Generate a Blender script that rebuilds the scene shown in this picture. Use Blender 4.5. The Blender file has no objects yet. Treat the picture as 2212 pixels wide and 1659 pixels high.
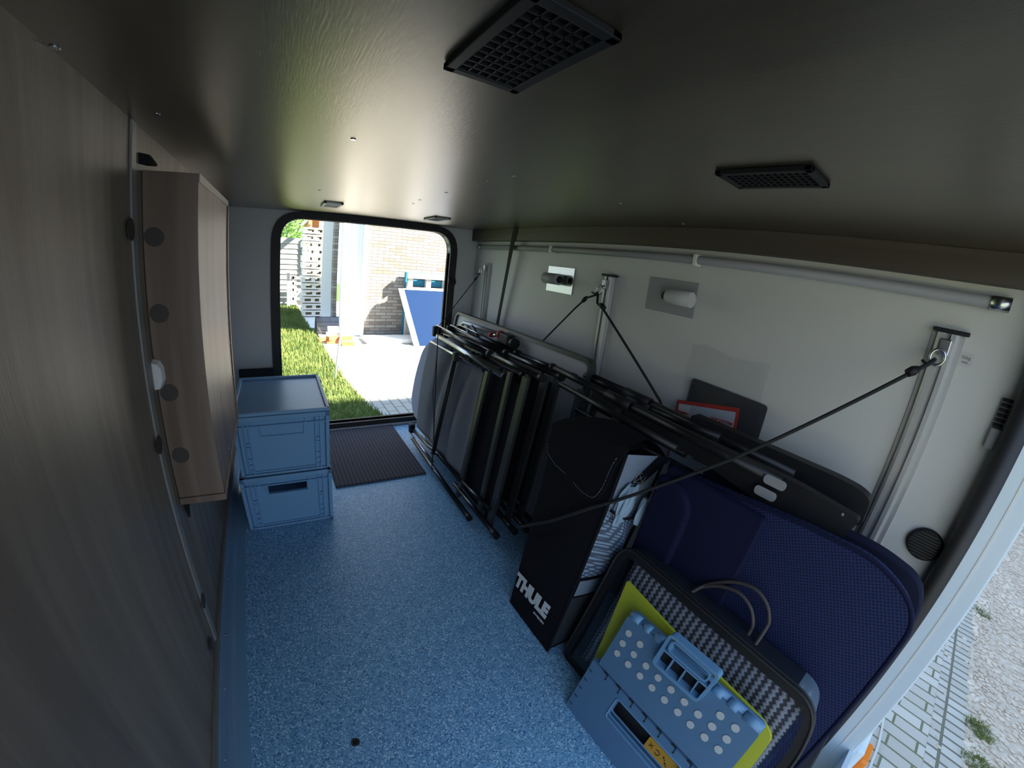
import bpy, bmesh, math, random
from mathutils import Vector, Matrix
random.seed(7)
S = bpy.context.scene
COL = S.collection
PI = math.pi

# ------------------------------------------------------------------ camera
cd = bpy.data.cameras.new('camera'); cam = bpy.data.objects.new('camera', cd); COL.objects.link(cam)
yaw, pit, rol = 0.5915, 0.2892, 0.1186
F = Vector((math.sin(yaw)*math.cos(pit), math.cos(yaw)*math.cos(pit), -math.sin(pit)))
R0 = F.cross(Vector((0, 0, 1))).normalized(); U0 = R0.cross(F)
Rt = math.cos(rol)*R0 + math.sin(rol)*U0; Up = -math.sin(rol)*R0 + math.cos(rol)*U0
Mx = Matrix.Identity(4)
for i in range(3):
    Mx[i][0] = Rt[i]; Mx[i][1] = Up[i]; Mx[i][2] = -F[i]
Mx[0][3], Mx[1][3], Mx[2][3] = 0.2347, -2.1153, 0.9557
cam.matrix_world = Mx
cd.type = 'PANO'; cd.sensor_width = 36; cd.sensor_height = 27; cd.sensor_fit = 'HORIZONTAL'
cd.clip_start = 0.01
kk = [1.3077, -0.0255, -0.1782, -0.0075]
tgt = cd if hasattr(cd, 'fisheye_polynomial_k0') else cd.cycles
tgt.panorama_type = 'FISHEYE_LENS_POLYNOMIAL'
tgt.fisheye_fov = math.radians(200)
tgt.fisheye_polynomial_k0 = 0.0
for i, n in enumerate(('fisheye_polynomial_k1', 'fisheye_polynomial_k2', 'fisheye_polynomial_k3', 'fisheye_polynomial_k4')):
    setattr(tgt, n, -kk[i]/18.0**(i+1))
S.camera = cam

# ------------------------------------------------------------------ world, sun, exposure
W = bpy.data.worlds.new('sky'); S.world = W; W.use_nodes = True
nt = W.node_tree; nt.nodes.clear()
out = nt.nodes.new('ShaderNodeOutputWorld'); bg = nt.nodes.new('ShaderNodeBackground')
tc = nt.nodes.new('ShaderNodeTexCoord'); sp = nt.nodes.new('ShaderNodeSeparateXYZ'); cr = nt.nodes.new('ShaderNodeValToRGB')
nt.links.new(tc.outputs['Generated'], sp.inputs[0]); nt.links.new(sp.outputs['Z'], cr.inputs[0])
cr.color_ramp.elements[0].position = 0.0; cr.color_ramp.elements[0].color = (0.80, 0.88, 1.0, 1)
cr.color_ramp.elements[1].position = 0.6; cr.color_ramp.elements[1].color = (0.44, 0.66, 1.0, 1)
nt.links.new(cr.outputs[0], bg.inputs[0]); bg.inputs[1].default_value = 1.7
nt.links.new(bg.outputs[0], out.inputs[0])
sd = bpy.data.lights.new('sun', 'SUN'); sun = bpy.data.objects.new('sun', sd); COL.objects.link(sun)
sd.energy = 32.0; sd.angle = math.radians(0.6); sd.color = (1.0, 0.93, 0.80)
sun.rotation_euler = Vector((0.68, -0.38, 0.62)).normalized().to_track_quat('Z', 'Y').to_euler()
S.view_settings.view_transform = 'Standard'; S.view_settings.look = 'None'
S.view_settings.exposure = 0.12; S.view_settings.gamma = 1.0; S.view_settings.use_curve_mapping = False
try:
    S.cycles.use_denoising = True; S.cycles.max_bounces = 12; S.cycles.diffuse_bounces = 8
except Exception: pass

# ------------------------------------------------------------------ materials
def mat(name, col, rough=0.6, metal=0.0, spec=0.5, bump=None, bscale=200, bstr=0.2, alpha=None, trans=0.0):
    m = bpy.data.materials.new(name); m.use_nodes = True
    n = m.node_tree.nodes; b = n['Principled BSDF']
    b.inputs['Base Color'].default_value = (*col, 1); b.inputs['Roughness'].default_value = rough
    b.inputs['Metallic'].default_value = metal; b.inputs['Specular IOR Level'].default_value = spec
    if trans: b.inputs['Transmission Weight'].default_value = trans
    if alpha is not None: b.inputs['Alpha'].default_value = alpha
    if bump:
        t = n.new('ShaderNodeTexNoise'); t.inputs['Scale'].default_value = bscale; t.inputs['Detail'].default_value = 3
        c = n.new('ShaderNodeTexCoord'); bp = n.new('ShaderNodeBump'); bp.inputs['Strength'].default_value = bstr
        bp.inputs['Distance'].default_value = bump
        L = m.node_tree.links
        L.new(c.outputs['Object'], t.inputs['Vector']); L.new(t.outputs[0], bp.inputs['Height']); L.new(bp.outputs[0], b.inputs['Normal'])
    return m

class NT:
    def __init__(s, m): s.m = m; s.n = m.node_tree.nodes; s.l = m.node_tree.links; s.b = s.n['Principled BSDF']
    def new(s, t, **k):
        x = s.n.new(t)
        for a, v in k.items():
            if a.startswith('i_'):
                x.inputs[a[2:].replace('_', ' ')].default_value = v
            else: setattr(x, a, v)
        return x
    def link(s, a, b): s.l.new(a, b)
    def coord(s, scale=(1, 1, 1), rot=(0, 0, 0)):
        c = s.n.new('ShaderNodeTexCoord'); mp = s.n.new('ShaderNodeMapping')
        mp.inputs['Scale'].default_value = scale; mp.inputs['Rotation'].default_value = rot
        s.l.new(c.outputs['Object'], mp.inputs[0]); return mp.outputs[0]
    def ramp(s, src, stops):
        r = s.n.new('ShaderNodeValToRGB'); e = r.color_ramp.elements
        while len(e) > 1: e.remove(e[-1])
        e[0].position = stops[0][0]; e[0].color = (*stops[0][1], 1)
        for p, c in stops[1:]:
            q = e.new(p); q.color = (*c, 1)
        s.l.new(src, r.inputs[0]); return r.outputs[0]
    def bump(s, src, dist, st=0.5):
        b = s.n.new('ShaderNodeBump'); b.inputs['Strength'].default_value = st; b.inputs['Distance'].default_value = dist
        s.l.new(src, b.inputs['Height']); s.l.new(b.outputs[0], s.b.inputs['Normal'])

def wood(name, c0, c1, axis, rough=0.55, bst=0.35):
    m = mat(name, c0, rough); t = NT(m)
    sc = {'y': (26, 1.3, 26), 'z': (26, 26, 1.3), 'x': (1.3, 26, 26)}[axis]
    f = {'y': (420, 40, 420), 'z': (420, 420, 40), 'x': (40, 420, 420)}[axis]
    n1 = t.new('ShaderNodeTexNoise', i_Scale=1.0, i_Detail=5.0, i_Distortion=0.6); t.link(t.coord(sc), n1.inputs['Vector'])
    t.link(t.ramp(n1.outputs[0], [(0.3, c0), (0.7, c1)]), t.b.inputs['Base Color'])
    n2 = t.new('ShaderNodeTexNoise', i_Scale=1.0, i_Detail=2.0); t.link(t.coord(f), n2.inputs['Vector'])
    t.bump(n2.outputs[0], 0.0005, bst)
    return m
M_WALLWOOD = wood('brown_wood_laminate', (0.145, 0.112, 0.085), (0.26, 0.215, 0.165), 'z', 0.42)
M_CEIL = wood('dark_ceiling_laminate', (0.032, 0.025, 0.018), (0.056, 0.045, 0.033), 'y', 0.33, 0.8)
M_CEIL.node_tree.nodes['Principled BSDF'].inputs['Specular IOR Level'].default_value = 1.0
M_CEIL.node_tree.nodes['Principled BSDF'].inputs['Specular Tint'].default_value = (1.0, 0.93, 0.75, 1)
M_CEIL.node_tree.nodes['Principled BSDF'].inputs['Coat Weight'].default_value = 1.0
M_CEIL.node_tree.nodes['Principled BSDF'].inputs['Coat Roughness'].default_value = 0.34
M_CEIL.node_tree.nodes['Principled BSDF'].inputs['Coat IOR'].default_value = 2.0
M_CEIL.node_tree.nodes['Principled BSDF'].inputs['Coat Tint'].default_value = (1.0, 0.95, 0.82, 1)
M_BEAM = wood('dark_beam_laminate', (0.07, 0.056, 0.042), (0.095, 0.078, 0.058), 'y', 0.5)
M_CAB = wood('cabinet_oak_laminate', (0.145, 0.098, 0.068), (0.25, 0.185, 0.135), 'z', 0.42)
M_EDGE = mat('grey_edge_band', (0.27, 0.26, 0.245), 0.4)
M_WHITE = mat('white_panel', (0.62, 0.62, 0.60), 0.5, bump=0.0004, bscale=350, bstr=0.5)
M_FRAMEW = mat('white_gloss_frame', (0.66, 0.75, 0.82), 0.3)
M_BLACK = mat('black_rubber', (0.018, 0.016, 0.016), 0.55)
M_BLACKP = mat('black_plastic', (0.014, 0.014, 0.016), 0.5, spec=0.3)
M_DBLACK = mat('dark_void', (0.006, 0.006, 0.006), 0.9)
M_CAP = mat('dark_brown_cap', (0.055, 0.045, 0.036), 0.6)
M_STEEL = mat('steel', (0.55, 0.56, 0.57), 0.25, 1.0)
M_ALU = mat('brushed_aluminium', (0.50, 0.50, 0.51), 0.4, 0.6)
M_MIRROR = mat('polished_plate', (0.42, 0.45, 0.40), 0.22, 1.0)
M_GREYPL = mat('grey_plastic', (0.32, 0.32, 0.33), 0.5)
M_WHITEPL = mat('white_plastic', (0.75, 0.75, 0.72), 0.4)
M_CREAM = mat('cream_plastic', (0.82, 0.80, 0.74), 0.4)
M_CORD = mat('black_elastic_cord', (0.012, 0.012, 0.013), 0.8, bump=0.001, bscale=900)
M_CHAIRM = mat('anthracite_metal_tube', (0.07, 0.074, 0.08), 0.28, 0.9)
M_CHAIRS = mat('silver_metal_tube', (0.50, 0.52, 0.54), 0.25, 1.0)
M_FLATBAR = mat('grey_flat_bar', (0.05, 0.053, 0.053), 0.4, 0.3)
M_RED = mat('red_plastic', (0.45, 0.02, 0.02), 0.4)
M_TABLE = mat('grey_table_board', (0.50, 0.50, 0.52), 0.5)
M_BAGBLK = mat('black_bag_cloth', (0.009, 0.009, 0.012), 0.9, spec=0.15, bump=0.001, bscale=700, bstr=0.4)
M_BAGGREY = mat('grey_bag_cloth', (0.19, 0.235, 0.30), 0.85, bump=0.001, bscale=700, bstr=0.4)
M_BAGNET2 = mat('dark_net_cloth', (0.03, 0.034, 0.042), 0.85, bump=0.002, bscale=500, bstr=0.8)
M_STITCH = mat('white_thread', (0.45, 0.47, 0.48), 0.8)
M_CLOTH = mat('light_blue_cloth', (0.32, 0.44, 0.54), 0.85, bump=0.002, bscale=60, bstr=0.6)
M_STOOL = mat('blue_grey_stool_plastic', (0.10, 0.20, 0.33), 0.42)
M_STOOLH = mat('light_blue_grey_plastic', (0.15, 0.31, 0.50), 0.35)
M_DOT = mat('pale_rubber_dot', (0.55, 0.56, 0.56), 0.6)
M_CRATE = mat('blue_grey_crate_plastic', (0.19, 0.38, 0.59), 0.38, bump=0.0004, bscale=260, bstr=0.3)
M_YELLOW = mat('yellow_green_sheet', (0.46, 0.48, 0.03), 0.5)
M_ORANGE = mat('orange_label', (0.55, 0.28, 0.02), 0.5)
M_AMBER = mat('amber_lens', (0.9, 0.22, 0.01), 0.2)
M_NAVYR = mat('dark_navy_cloth', (0.010, 0.012, 0.030), 0.9, spec=0.2, bump=0.001, bscale=600, bstr=0.4)
M_NAVYC = mat('navy_cushion_cloth', (0.007, 0.009, 0.035), 0.85, spec=0.2, bump=0.001, bscale=600, bstr=0.4)
M_GREYCUSH = mat('grey_cushion_cloth', (0.30, 0.32, 0.41), 0.9, bump=0.001, bscale=600, bstr=0.4)
M_GREYSEAT = mat('grey_seat_cloth', (0.17, 0.175, 0.20), 0.85, bump=0.001, bscale=600, bstr=0.4)
M_BRONZE = mat('dark_cord_handle', (0.06, 0.05, 0.045), 0.5)
M_CARD = mat('pale_card', (0.50, 0.54, 0.60), 0.5)
M_REDCARD = mat('red_card_border', (0.50, 0.05, 0.035), 0.5)
M_PAD = mat('charcoal_pad', (0.045, 0.045, 0.05), 0.8)
M_GREYINK = mat('grey_print', (0.14, 0.15, 0.17), 0.6)
M_DARKINK = mat('dark_print', (0.02, 0.02, 0.02), 0.6)

def floor_mat():
    m = mat('speckled_blue_vinyl', (0.2, 0.3, 0.4), 0.42); t = NT(m)
    v = t.new('ShaderNodeTexVoronoi', i_Scale=330.0); t.link(t.coord(), v.inputs['Vector'])
    hs = t.new('ShaderNodeSeparateColor'); t.link(v.outputs['Color'], hs.inputs[0])
    c = t.ramp(hs.outputs[0], [(0.0, (0.04, 0.13, 0.26)), (0.14, (0.13, 0.31, 0.51)), (0.55, (0.21, 0.43, 0.65)), (0.85, (0.29, 0.54, 0.75)), (0.97, (0.66, 0.82, 0.92))])
    t.link(c, t.b.inputs['Base Color']); t.bump(v.outputs['Distance'], 0.0005, 0.4)
    return m
M_FLOOR = floor_mat()
def mat_ribbed():
    m = mat('ribbed_brown_mat', (0.05, 0.045, 0.05), 0.9); t = NT(m)
    w = t.new('ShaderNodeTexWave', i_Scale=1.0, bands_direction='X'); t.link(t.coord((18, 1, 1)), w.inputs['Vector'])
    w2 = t.new('ShaderNodeTexWave', i_Scale=1.0, bands_direction='Y'); t.link(t.coord((1, 24, 1)), w2.inputs['Vector'])
    a = t.new('ShaderNodeMath', operation='MULTIPLY'); t.link(w.outputs[1], a.inputs[0]); t.link(w2.outputs[1], a.inputs[1])
    t.link(t.ramp(a.outputs[0], [(0.0, (0.028, 0.027, 0.036)), (0.8, (0.125, 0.11, 0.13))]), t.b.inputs['Base Color']); t.bump(a.outputs[0], 0.003, 0.8)
    return m
M_MAT = mat_ribbed()
def mesh_navy():
    m = mat('navy_air_mesh', (0.02, 0.04, 0.16), 0.8, spec=0.25); t = NT(m)
    v = t.new('ShaderNodeTexVoronoi', i_Scale=165.0, i_Randomness=0.10, voronoi_dimensions='2D')
    s_ = t.new('ShaderNodeSeparateXYZ'); c_ = t.new('ShaderNodeCombineXYZ'); t.link(t.coord((1, 1, 1), (0.5, 0, 0)), s_.inputs[0])
    t.link(s_.outputs[1], c_.inputs[0]); t.link(s_.outputs[2], c_.inputs[1]); t.link(c_.outputs[0], v.inputs['Vector'])
    t.link(t.ramp(v.outputs['Distance'], [(0.15, (0.003, 0.004, 0.018)), (0.42, (0.017, 0.027, 0.092))]), t.b.inputs['Base Color'])
    t.bump(v.outputs['Distance'], 0.001, 0.6)
    return m
M_NAVYM = mesh_navy()
def grey_mesh():
    m = mat('grey_net_fabric', (0.2, 0.25, 0.3), 0.7); t = NT(m)
    w = t.new('ShaderNodeTexWave', i_Scale=1.0, bands_direction='DIAGONAL'); t.link(t.coord((50, 50, 50)), w.inputs['Vector'])
    w2 = t.new('ShaderNodeTexWave', i_Scale=1.0, bands_direction='DIAGONAL'); t.link(t.coord((50, 50, -50)), w2.inputs['Vector'])
    a = t.new('ShaderNodeMath', operation='MULTIPLY'); t.link(w.outputs[1], a.inputs[0]); t.link(w2.outputs[1], a.inputs[1])
    t.link(t.ramp(a.outputs[0], [(0.1, (0.07, 0.10, 0.15)), (0.5, (0.30, 0.40, 0.50))]), t.b.inputs['Base Color'])
    return m
M_NET = grey_mesh()
def rug_mat():
    m = mat('zigzag_knit', (0.2, 0.2, 0.2), 0.95); t = NT(m)
    w = t.new('ShaderNodeTexWave', i_Scale=1.0, bands_direction='Y'); 
    zz = t.new('ShaderNodeTexWave', i_Scale=1.0, bands_direction='Z', wave_profile='TRI'); t.link(t.coord((1, 1, 32)), zz.inputs['Vector'])
    c = t.coord((1, 19, 1)); ad = t.new('ShaderNodeVectorMath', operation='ADD'); cb = t.new('ShaderNodeCombineXYZ')
    ml = t.new('ShaderNodeMath', operation='MULTIPLY'); ml.inputs[1].default_value = 0.09
    t.link(zz.outputs[1], ml.inputs[0]); t.link(ml.outputs[0], cb.inputs[1]); t.link(c, ad.inputs[0]); t.link(cb.outputs[0], ad.inputs[1])
    t.link(ad.outputs[0], w.inputs['Vector'])
    t.link(t.ramp(w.outputs[1], [(0.35, (0.06, 0.055, 0.07)), (0.6, (0.34, 0.36, 0.42))]), t.b.inputs['Base Color']); t.bump(w.outputs[1], 0.004, 0.6)
    return m
M_RUG = rug_mat()
def vinyl():
    m = bpy.data.materials.new('clear_vinyl'); m.use_nodes = True; n = m.node_tree.nodes; l = m.node_tree.links
    n.clear(); o = n.new('ShaderNodeOutputMaterial'); mx = n.new('ShaderNodeMixShader'); tr = n.new('ShaderNodeBsdfTransparent')
    gl = n.new('ShaderNodeBsdfGlossy'); gl.inputs['Roughness'].default_value = 0.12; tr.inputs[0].default_value = (0.96, 0.97, 0.98, 1)
    ns = n.new('ShaderNodeTexNoise'); ns.inputs['Scale'].default_value = 18; bp = n.new('ShaderNodeBump'); bp.inputs['Distance'].default_value = 0.01; bp.inputs['Strength'].default_value = 0.6
    c = n.new('ShaderNodeTexCoord'); l.new(c.outputs['Object'], ns.inputs[0]); l.new(ns.outputs[0], bp.inputs['Height']); l.new(bp.outputs[0], gl.inputs['Normal'])
    mx.inputs[0].default_value = 0.07; l.new(tr.outputs[0], mx.inputs[1]); l.new(gl.outputs[0], mx.inputs[2]); l.new(mx.outputs[0], o.inputs[0])
    return m
M_VINYL = vinyl()
M_VINYL2 = mat('thick_clear_vinyl', (0.30, 0.42, 0.52), 0.3, alpha=0.42)
def brick_mat(name, c1, c2, mortar, bw, bh, ms, swap, rough=0.85, off=0.5, bias=0.0):
    m = mat(name, c1, rough); t = NT(m)
    br = t.new('ShaderNodeTexBrick', offset=off); br.inputs['Scale'].default_value = 1.0
    br.inputs['Color1'].default_value = (*c1, 1); br.inputs['Color2'].default_value = (*c2, 1); br.inputs['Mortar'].default_value = (*mortar, 1)
    br.inputs['Brick Width'].default_value = bw; br.inputs['Row Height'].default_value = bh; br.inputs['Mortar Size'].default_value = ms; br.inputs['Bias'].default_value = bias
    c = t.new('ShaderNodeTexCoord'); s = t.new('ShaderNodeSeparateXYZ'); cb = t.new('ShaderNodeCombineXYZ'); t.link(c.outputs['Object'], s.inputs[0])
    i, j = swap
    t.link(s.outputs[i], cb.inputs[0]); t.link(s.outputs[j], cb.inputs[1]); t.link(cb.outputs[0], br.inputs['Vector'])
    t.link(br.outputs[0], t.b.inputs['Base Color'])
    inv = t.new('ShaderNodeMath', operation='SUBTRACT'); inv.inputs[0].default_value = 1.0; t.link(br.outputs['Fac'], inv.inputs[1])
    t.bump(inv.outputs[0], 0.006, 0.7)
    return m
M_BRICK = brick_mat('pale_house_brick', (0.185, 0.155, 0.13), (0.33, 0.315, 0.29), (0.12, 0.11, 0.10), 0.225, 0.0625, 0.006, (0, 2))
M_PAVE = brick_mat('grey_paving_brick', (0.33, 0.32, 0.295), (0.41, 0.40, 0.38), (0.15, 0.16, 0.12), 0.22, 0.105, 0.007, (1, 0))
M_PAVE2 = brick_mat('grey_edge_paving', (0.44, 0.41, 0.36), (0.54, 0.51, 0.45), (0.16, 0.15, 0.11), 0.30, 0.055, 0.006, (1, 0), off=0.0)
def noise_mat(name, stops, sc, rough=0.9, bd=0.01, bs=0.6):
    m = mat(name, stops[0][1], rough); t = NT(m)
    n1 = t.new('ShaderNodeTexNoise', i_Scale=sc, i_Detail=6.0); t.link(t.coord(), n1.inputs['Vector'])
    t.link(t.ramp(n1.outputs[0], stops), t.b.inputs['Base Color']); t.bump(n1.outputs[0], bd, bs); return m
M_GRAVEL = noise_mat('pale_gravel_bed', [(0.3, (0.46, 0.37, 0.28)), (0.7, (0.68, 0.58, 0.47))], 40)
M_SOIL = noise_mat('lawn_soil', [(0.3, (0.045, 0.085, 0.015)), (0.7, (0.09, 0.14, 0.03))], 30)
M_GRASS = noise_mat('grass_blade', [(0.3, (0.085, 0.13, 0.02)), (0.7, (0.18, 0.225, 0.055))], 3.0, 0.7)
M_LEAF = noise_mat('conifer_leaf', [(0.3, (0.06, 0.20, 0.03)), (0.7, (0.25, 0.42, 0.08))], 4.0, 0.7)
M_STONE = noise_mat('gravel_stone', [(0.3, (0.50, 0.41, 0.32)), (0.7, (0.74, 0.64, 0.53))], 9)
M_FENCE = wood('weathered_fence_board', (0.22, 0.23, 0.22), (0.36, 0.37, 0.34), 'x', 0.8)
M_GREYWOOD = wood('weathered_timber', (0.38, 0.36, 0.33), (0.52, 0.50, 0.46), 'z', 0.8)
M_PALETIMB = wood('pale_timber', (0.80, 0.76, 0.68), (0.88, 0.85, 0.79), 'x', 0.8)
M_BROWNTIMB = wood('brown_timber', (0.36, 0.16, 0.05), (0.48, 0.24, 0.09), 'x', 0.8)
M_WHITEP = mat('white_paint', (0.88, 0.88, 0.86), 0.5)
M_BLUEP = mat('faded_blue_paint', (0.01, 0.15, 0.27), 0.7, bump=0.003, bscale=40)
M_BLUEB = mat('blue_board', (0.004, 0.022, 0.075), 0.7, spec=0.1)
M_REDBRICK = mat('red_brick', (0.50, 0.17, 0.06), 0.8, bump=0.003, bscale=60)
M_CONC = mat('pale_concrete', (0.72, 0.70, 0.66), 0.8, bump=0.003, bscale=60)
M_SLATE = brick_mat('grey_slats', (0.36, 0.34, 0.37), (0.42, 0.40, 0.42), (0.22, 0.2, 0.22), 0.6, 0.075, 0.006, (0, 2))
M_CABLE = mat('grey_cable', (0.6, 0.6, 0.58), 0.5)

# ------------------------------------------------------------------ geometry helpers
class MB:
    def __init__(s): s.v = []; s.f = []; s.sm = []
    def add(s, vs, fs, smooth=False):
        b = len(s.v); s.v += [tuple(v) for v in vs]
        for f in fs: s.f.append(tuple(b+i for i in f)); s.sm.append(smooth)
        return s
    def box(s, x0, x1, y0, y1, z0, z1, bev=0.0, rot=None, fn=None):
        if bev <= 0:
            vs = [(x, y, z) for x in (x0, x1) for y in (y0, y1) for z in (z0, z1)]
            fs = [(0, 1, 3, 2), (4, 6, 7, 5), (0, 4, 5, 1), (2, 3, 7, 6), (0, 2, 6, 4), (1, 5, 7, 3)]
        else:
            bm = bmesh.new(); bmesh.ops.create_cube(bm, size=1)
            for v in bm.verts: v.co = Vector(((x0+x1)/2+v.co.x*(x1-x0), (y0+y1)/2+v.co.y*(y1-y0), (z0+z1)/2+v.co.z*(z1-z0)))
            bmesh.ops.bevel(bm, geom=list(bm.edges), offset=bev, segments=2, affect='EDGES', profile=0.5)
            bm.verts.index_update(); vs = [tuple(v.co) for v in bm.verts]; fs = [tuple(v.index for v in f.verts) for f in bm.faces]; bm.free()
        if fn: vs = [fn(Vector(v)) for v in vs]
        return s.add(vs, fs)
    def obox(s, c, ax, ay, az, hx, hy, hz):   # oriented box
        c = Vector(c); vs = []
        for a in (-1, 1):
            for b in (-1, 1):
                for d in (-1, 1): vs.append(c + ax*hx*a + ay*hy*b + az*hz*d)
        return s.add(vs, [(0, 1, 3, 2), (4, 6, 7, 5), (0, 4, 5, 1), (2, 3, 7, 6), (0, 2, 6, 4), (1, 5, 7, 3)])
    def tube(s, pts, r, n=10, cap=True, closed=False):
        P = [Vector(p) for p in pts]; N = len(P); rr = r if isinstance(r, (list, tuple)) else [r]*N
        vs = []; up = None
        for i, p in enumerate(P):
            if closed: d = (P[(i+1) % N]-P[i-1]).normalized()
            else: d = (P[min(i+1, N-1)]-P[max(i-1, 0)]).normalized()
            if up is None:
                up = Vector((0, 0, 1)) if abs(d.z) < 0.9 else Vector((1, 0, 0))
            a = d.cross(up).normalized(); up = a.cross(d).normalized()
            for k in range(n):
                t = 2*PI*k/n; vs.append(p + a*math.cos(t)*rr[i] + up*math.sin(t)*rr[i])
        fs = []
        for i in range(N if closed else N-1):
            j = (i+1) % N
            for k in range(n):
                l = (k+1) % n; fs.append((i*n+k, i*n+l, j*n+l, j*n+k))
        s.add(vs, fs, True)
        if cap and not closed:
            b = len(s.v)-len(vs)
            s.f.append(tuple(b+k for k in range(n))[::-1]); s.sm.append(False)
            s.f.append(tuple(b+(N-1)*n+k for k in range(n))); s.sm.append(False)
        return s
    def prism(s, A, B, smooth=False):          # two matching rings
        n = len(A); fs = [tuple(range(n))[::-1], tuple(range(n, 2*n))]
        for i in range(n):
            j = (i+1) % n; fs.append((i, j, n+j, n+i))
        return s.add(list(A)+list(B), fs, smooth)
    def ring(s, A, Ai, B, Bi):                 # frame: outer/inner at front, outer/inner at back
        n = len(A); fs = []
        for i in range(n):
            j = (i+1) % n
            fs += [(i, j, n+j, n+i), (2*n+i, 3*n+i, 3*n+j, 2*n+j), (i, 2*n+i, 2*n+j, j), (n+i, n+j, 3*n+j, 3*n+i)]
        return s.add(list(A)+list(Ai)+list(B)+list(Bi), fs)
    def disc(s, c, nrm, r, h, n=28):
        c = Vector(c); nrm = Vector(nrm).normalized(); return s.tube([c, c+nrm*h], r, n)
    def sheet(s, nu, nv, fn, t=None, smooth=True):
        vs = [fn(i/nu, j/nv) for i in range(nu+1) for j in range(nv+1)]
        fs = [(i*(nv+1)+j, (i+1)*(nv+1)+j, (i+1)*(nv+1)+j+1, i*(nv+1)+j+1) for i in range(nu) for j in range(nv)]
        if t is not None:
            t = Vector(t); k = len(vs); vs2 = [Vector(v)+t for v in vs]
            fs2 = [tuple(k+q for q in f)[::-1] for f in fs]
            def idx(i, j): return i*(nv+1)+j
            side = []
            for i in range(nu):
                side += [(idx(i, 0), k+idx(i, 0), k+idx(i+1, 0), idx(i+1, 0)), (idx(i+1, nv), k+idx(i+1, nv), k+idx(i, nv), idx(i, nv))]
            for j in range(nv):
                side += [(idx(0, j+1), k+idx(0, j+1), k+idx(0, j), idx(0, j)), (idx(nu, j), k+idx(nu, j), k+idx(nu, j+1), idx(nu, j+1))]
            return s.add(list(vs)+vs2, fs+fs2+side, smooth)
        return s.add(vs, fs, smooth)
    def build(s, name, m, parent=None):
        me = bpy.data.meshes.new(name); me.from_pydata(s.v, [], s.f); me.update()
        bm = bmesh.new(); bm.from_mesh(me); bmesh.ops.delete(bm, geom=[v for v in bm.verts if not v.link_faces], context='VERTS'); bmesh.ops.recalc_face_normals(bm, faces=bm.faces); bm.to_mesh(me); bm.free()
        if any(s.sm): 
            for p, q in zip(me.polygons, s.sm): p.use_smooth = q
        o = bpy.data.objects.new(name, me); me.materials.append(m); COL.objects.link(o)
        if parent:
            o.parent = parent; o.matrix_parent_inverse = parent.matrix_basis.inverted()
        return o

def tag(o, label=None, cat=None, group=None, kind=None):
    if label: o['label'] = label
    if cat: o['category'] = cat
    if group: o['group'] = group
    if kind: o['kind'] = kind
    return o
def thing(name, loc, label, cat, group=None):
    o = bpy.data.objects.new(name, None); o.empty_display_size = 0.05; o.location = loc; COL.objects.link(o)
    return tag(o, label, cat, group)
def struct(o, label=None): o['kind'] = 'structure'; return o
def copy_tree(o, off, parent=None):
    c = o.copy(); COL.objects.link(c)
    if parent is None:
        c.location = Vector(o.location)+Vector(off)
    else: c.parent = parent; c.matrix_parent_inverse = o.matrix_parent_inverse.copy()
    for ch in [x for x in bpy.data.objects if x.parent == o]:
        copy_tree(ch, off, c)
    return c
def rpoly(pts, r, n=6):
    """round the corners of a 2-D polygon"""
    out = []; N = len(pts); rr = r if isinstance(r, (list, tuple)) else [r]*N
    for i in range(N):
        p = Vector(pts[i]); a = (Vector(pts[i-1])-p); b = (Vector(pts[(i+1) % N])-p)
        q = min(rr[i], a.length*0.49, b.length*0.49)
        if q < 1e-5: out.append(tuple(p)); continue
        A = p+a.normalized()*q; B = p+b.normalized()*q
        for k in range(n+1):
            t = k/n; out.append(tuple((1-t)**2*A+2*t*(1-t)*p+t*t*B))
    return out
def inset(pts, d):
    N = len(pts); ar = sum(pts[i][0]*pts[(i+1) % N][1]-pts[(i+1) % N][0]*pts[i][1] for i in range(N)); sg = 1 if ar > 0 else -1
    o = []
    for i in range(N):
        a = Vector(pts[i-1]); b = Vector(pts[(i+1) % N]); t = (b-a)
        if t.length < 1e-9: t = Vector((1, 0))
        t.normalize(); nn = Vector((-t.y, t.x))*sg; o.append(tuple(Vector(pts[i])+nn*d))
    return o
def yz(pts, a, b, off=0.0): return [(a+b*z+off, y, z) for (y, z) in pts]   # points on a leaning plane x=a+b*z
def lean_plate(pts, a, b, t, r=0.0):
    P = rpoly(pts, r) if r else pts
    return MB().prism(yz(P, a, b), yz(P, a, b, t))
def pillow(pts, a, b, t, r, puff=0.012, rows=5):
    """soft rounded slab on a leaning plane"""
    P = rpoly(pts, r, 8); m = MB(); n = len(P); rings = []
    for k in range(rows+1):
        th = PI*k/rows; ins = (1-math.sin(th))*puff; off = t/2-math.cos(th)*t/2
        rings.append(yz(inset(P, ins), a, b, off))
    for k in range(rows):
        vs = rings[k]+rings[k+1]; m.add(vs, [(i, (i+1) % n, n+(i+1) % n, n+i) for i in range(n)], True)
    for R in (rings[0], rings[-1]): m.add(R, [tuple(range(n))])
    return m
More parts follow.
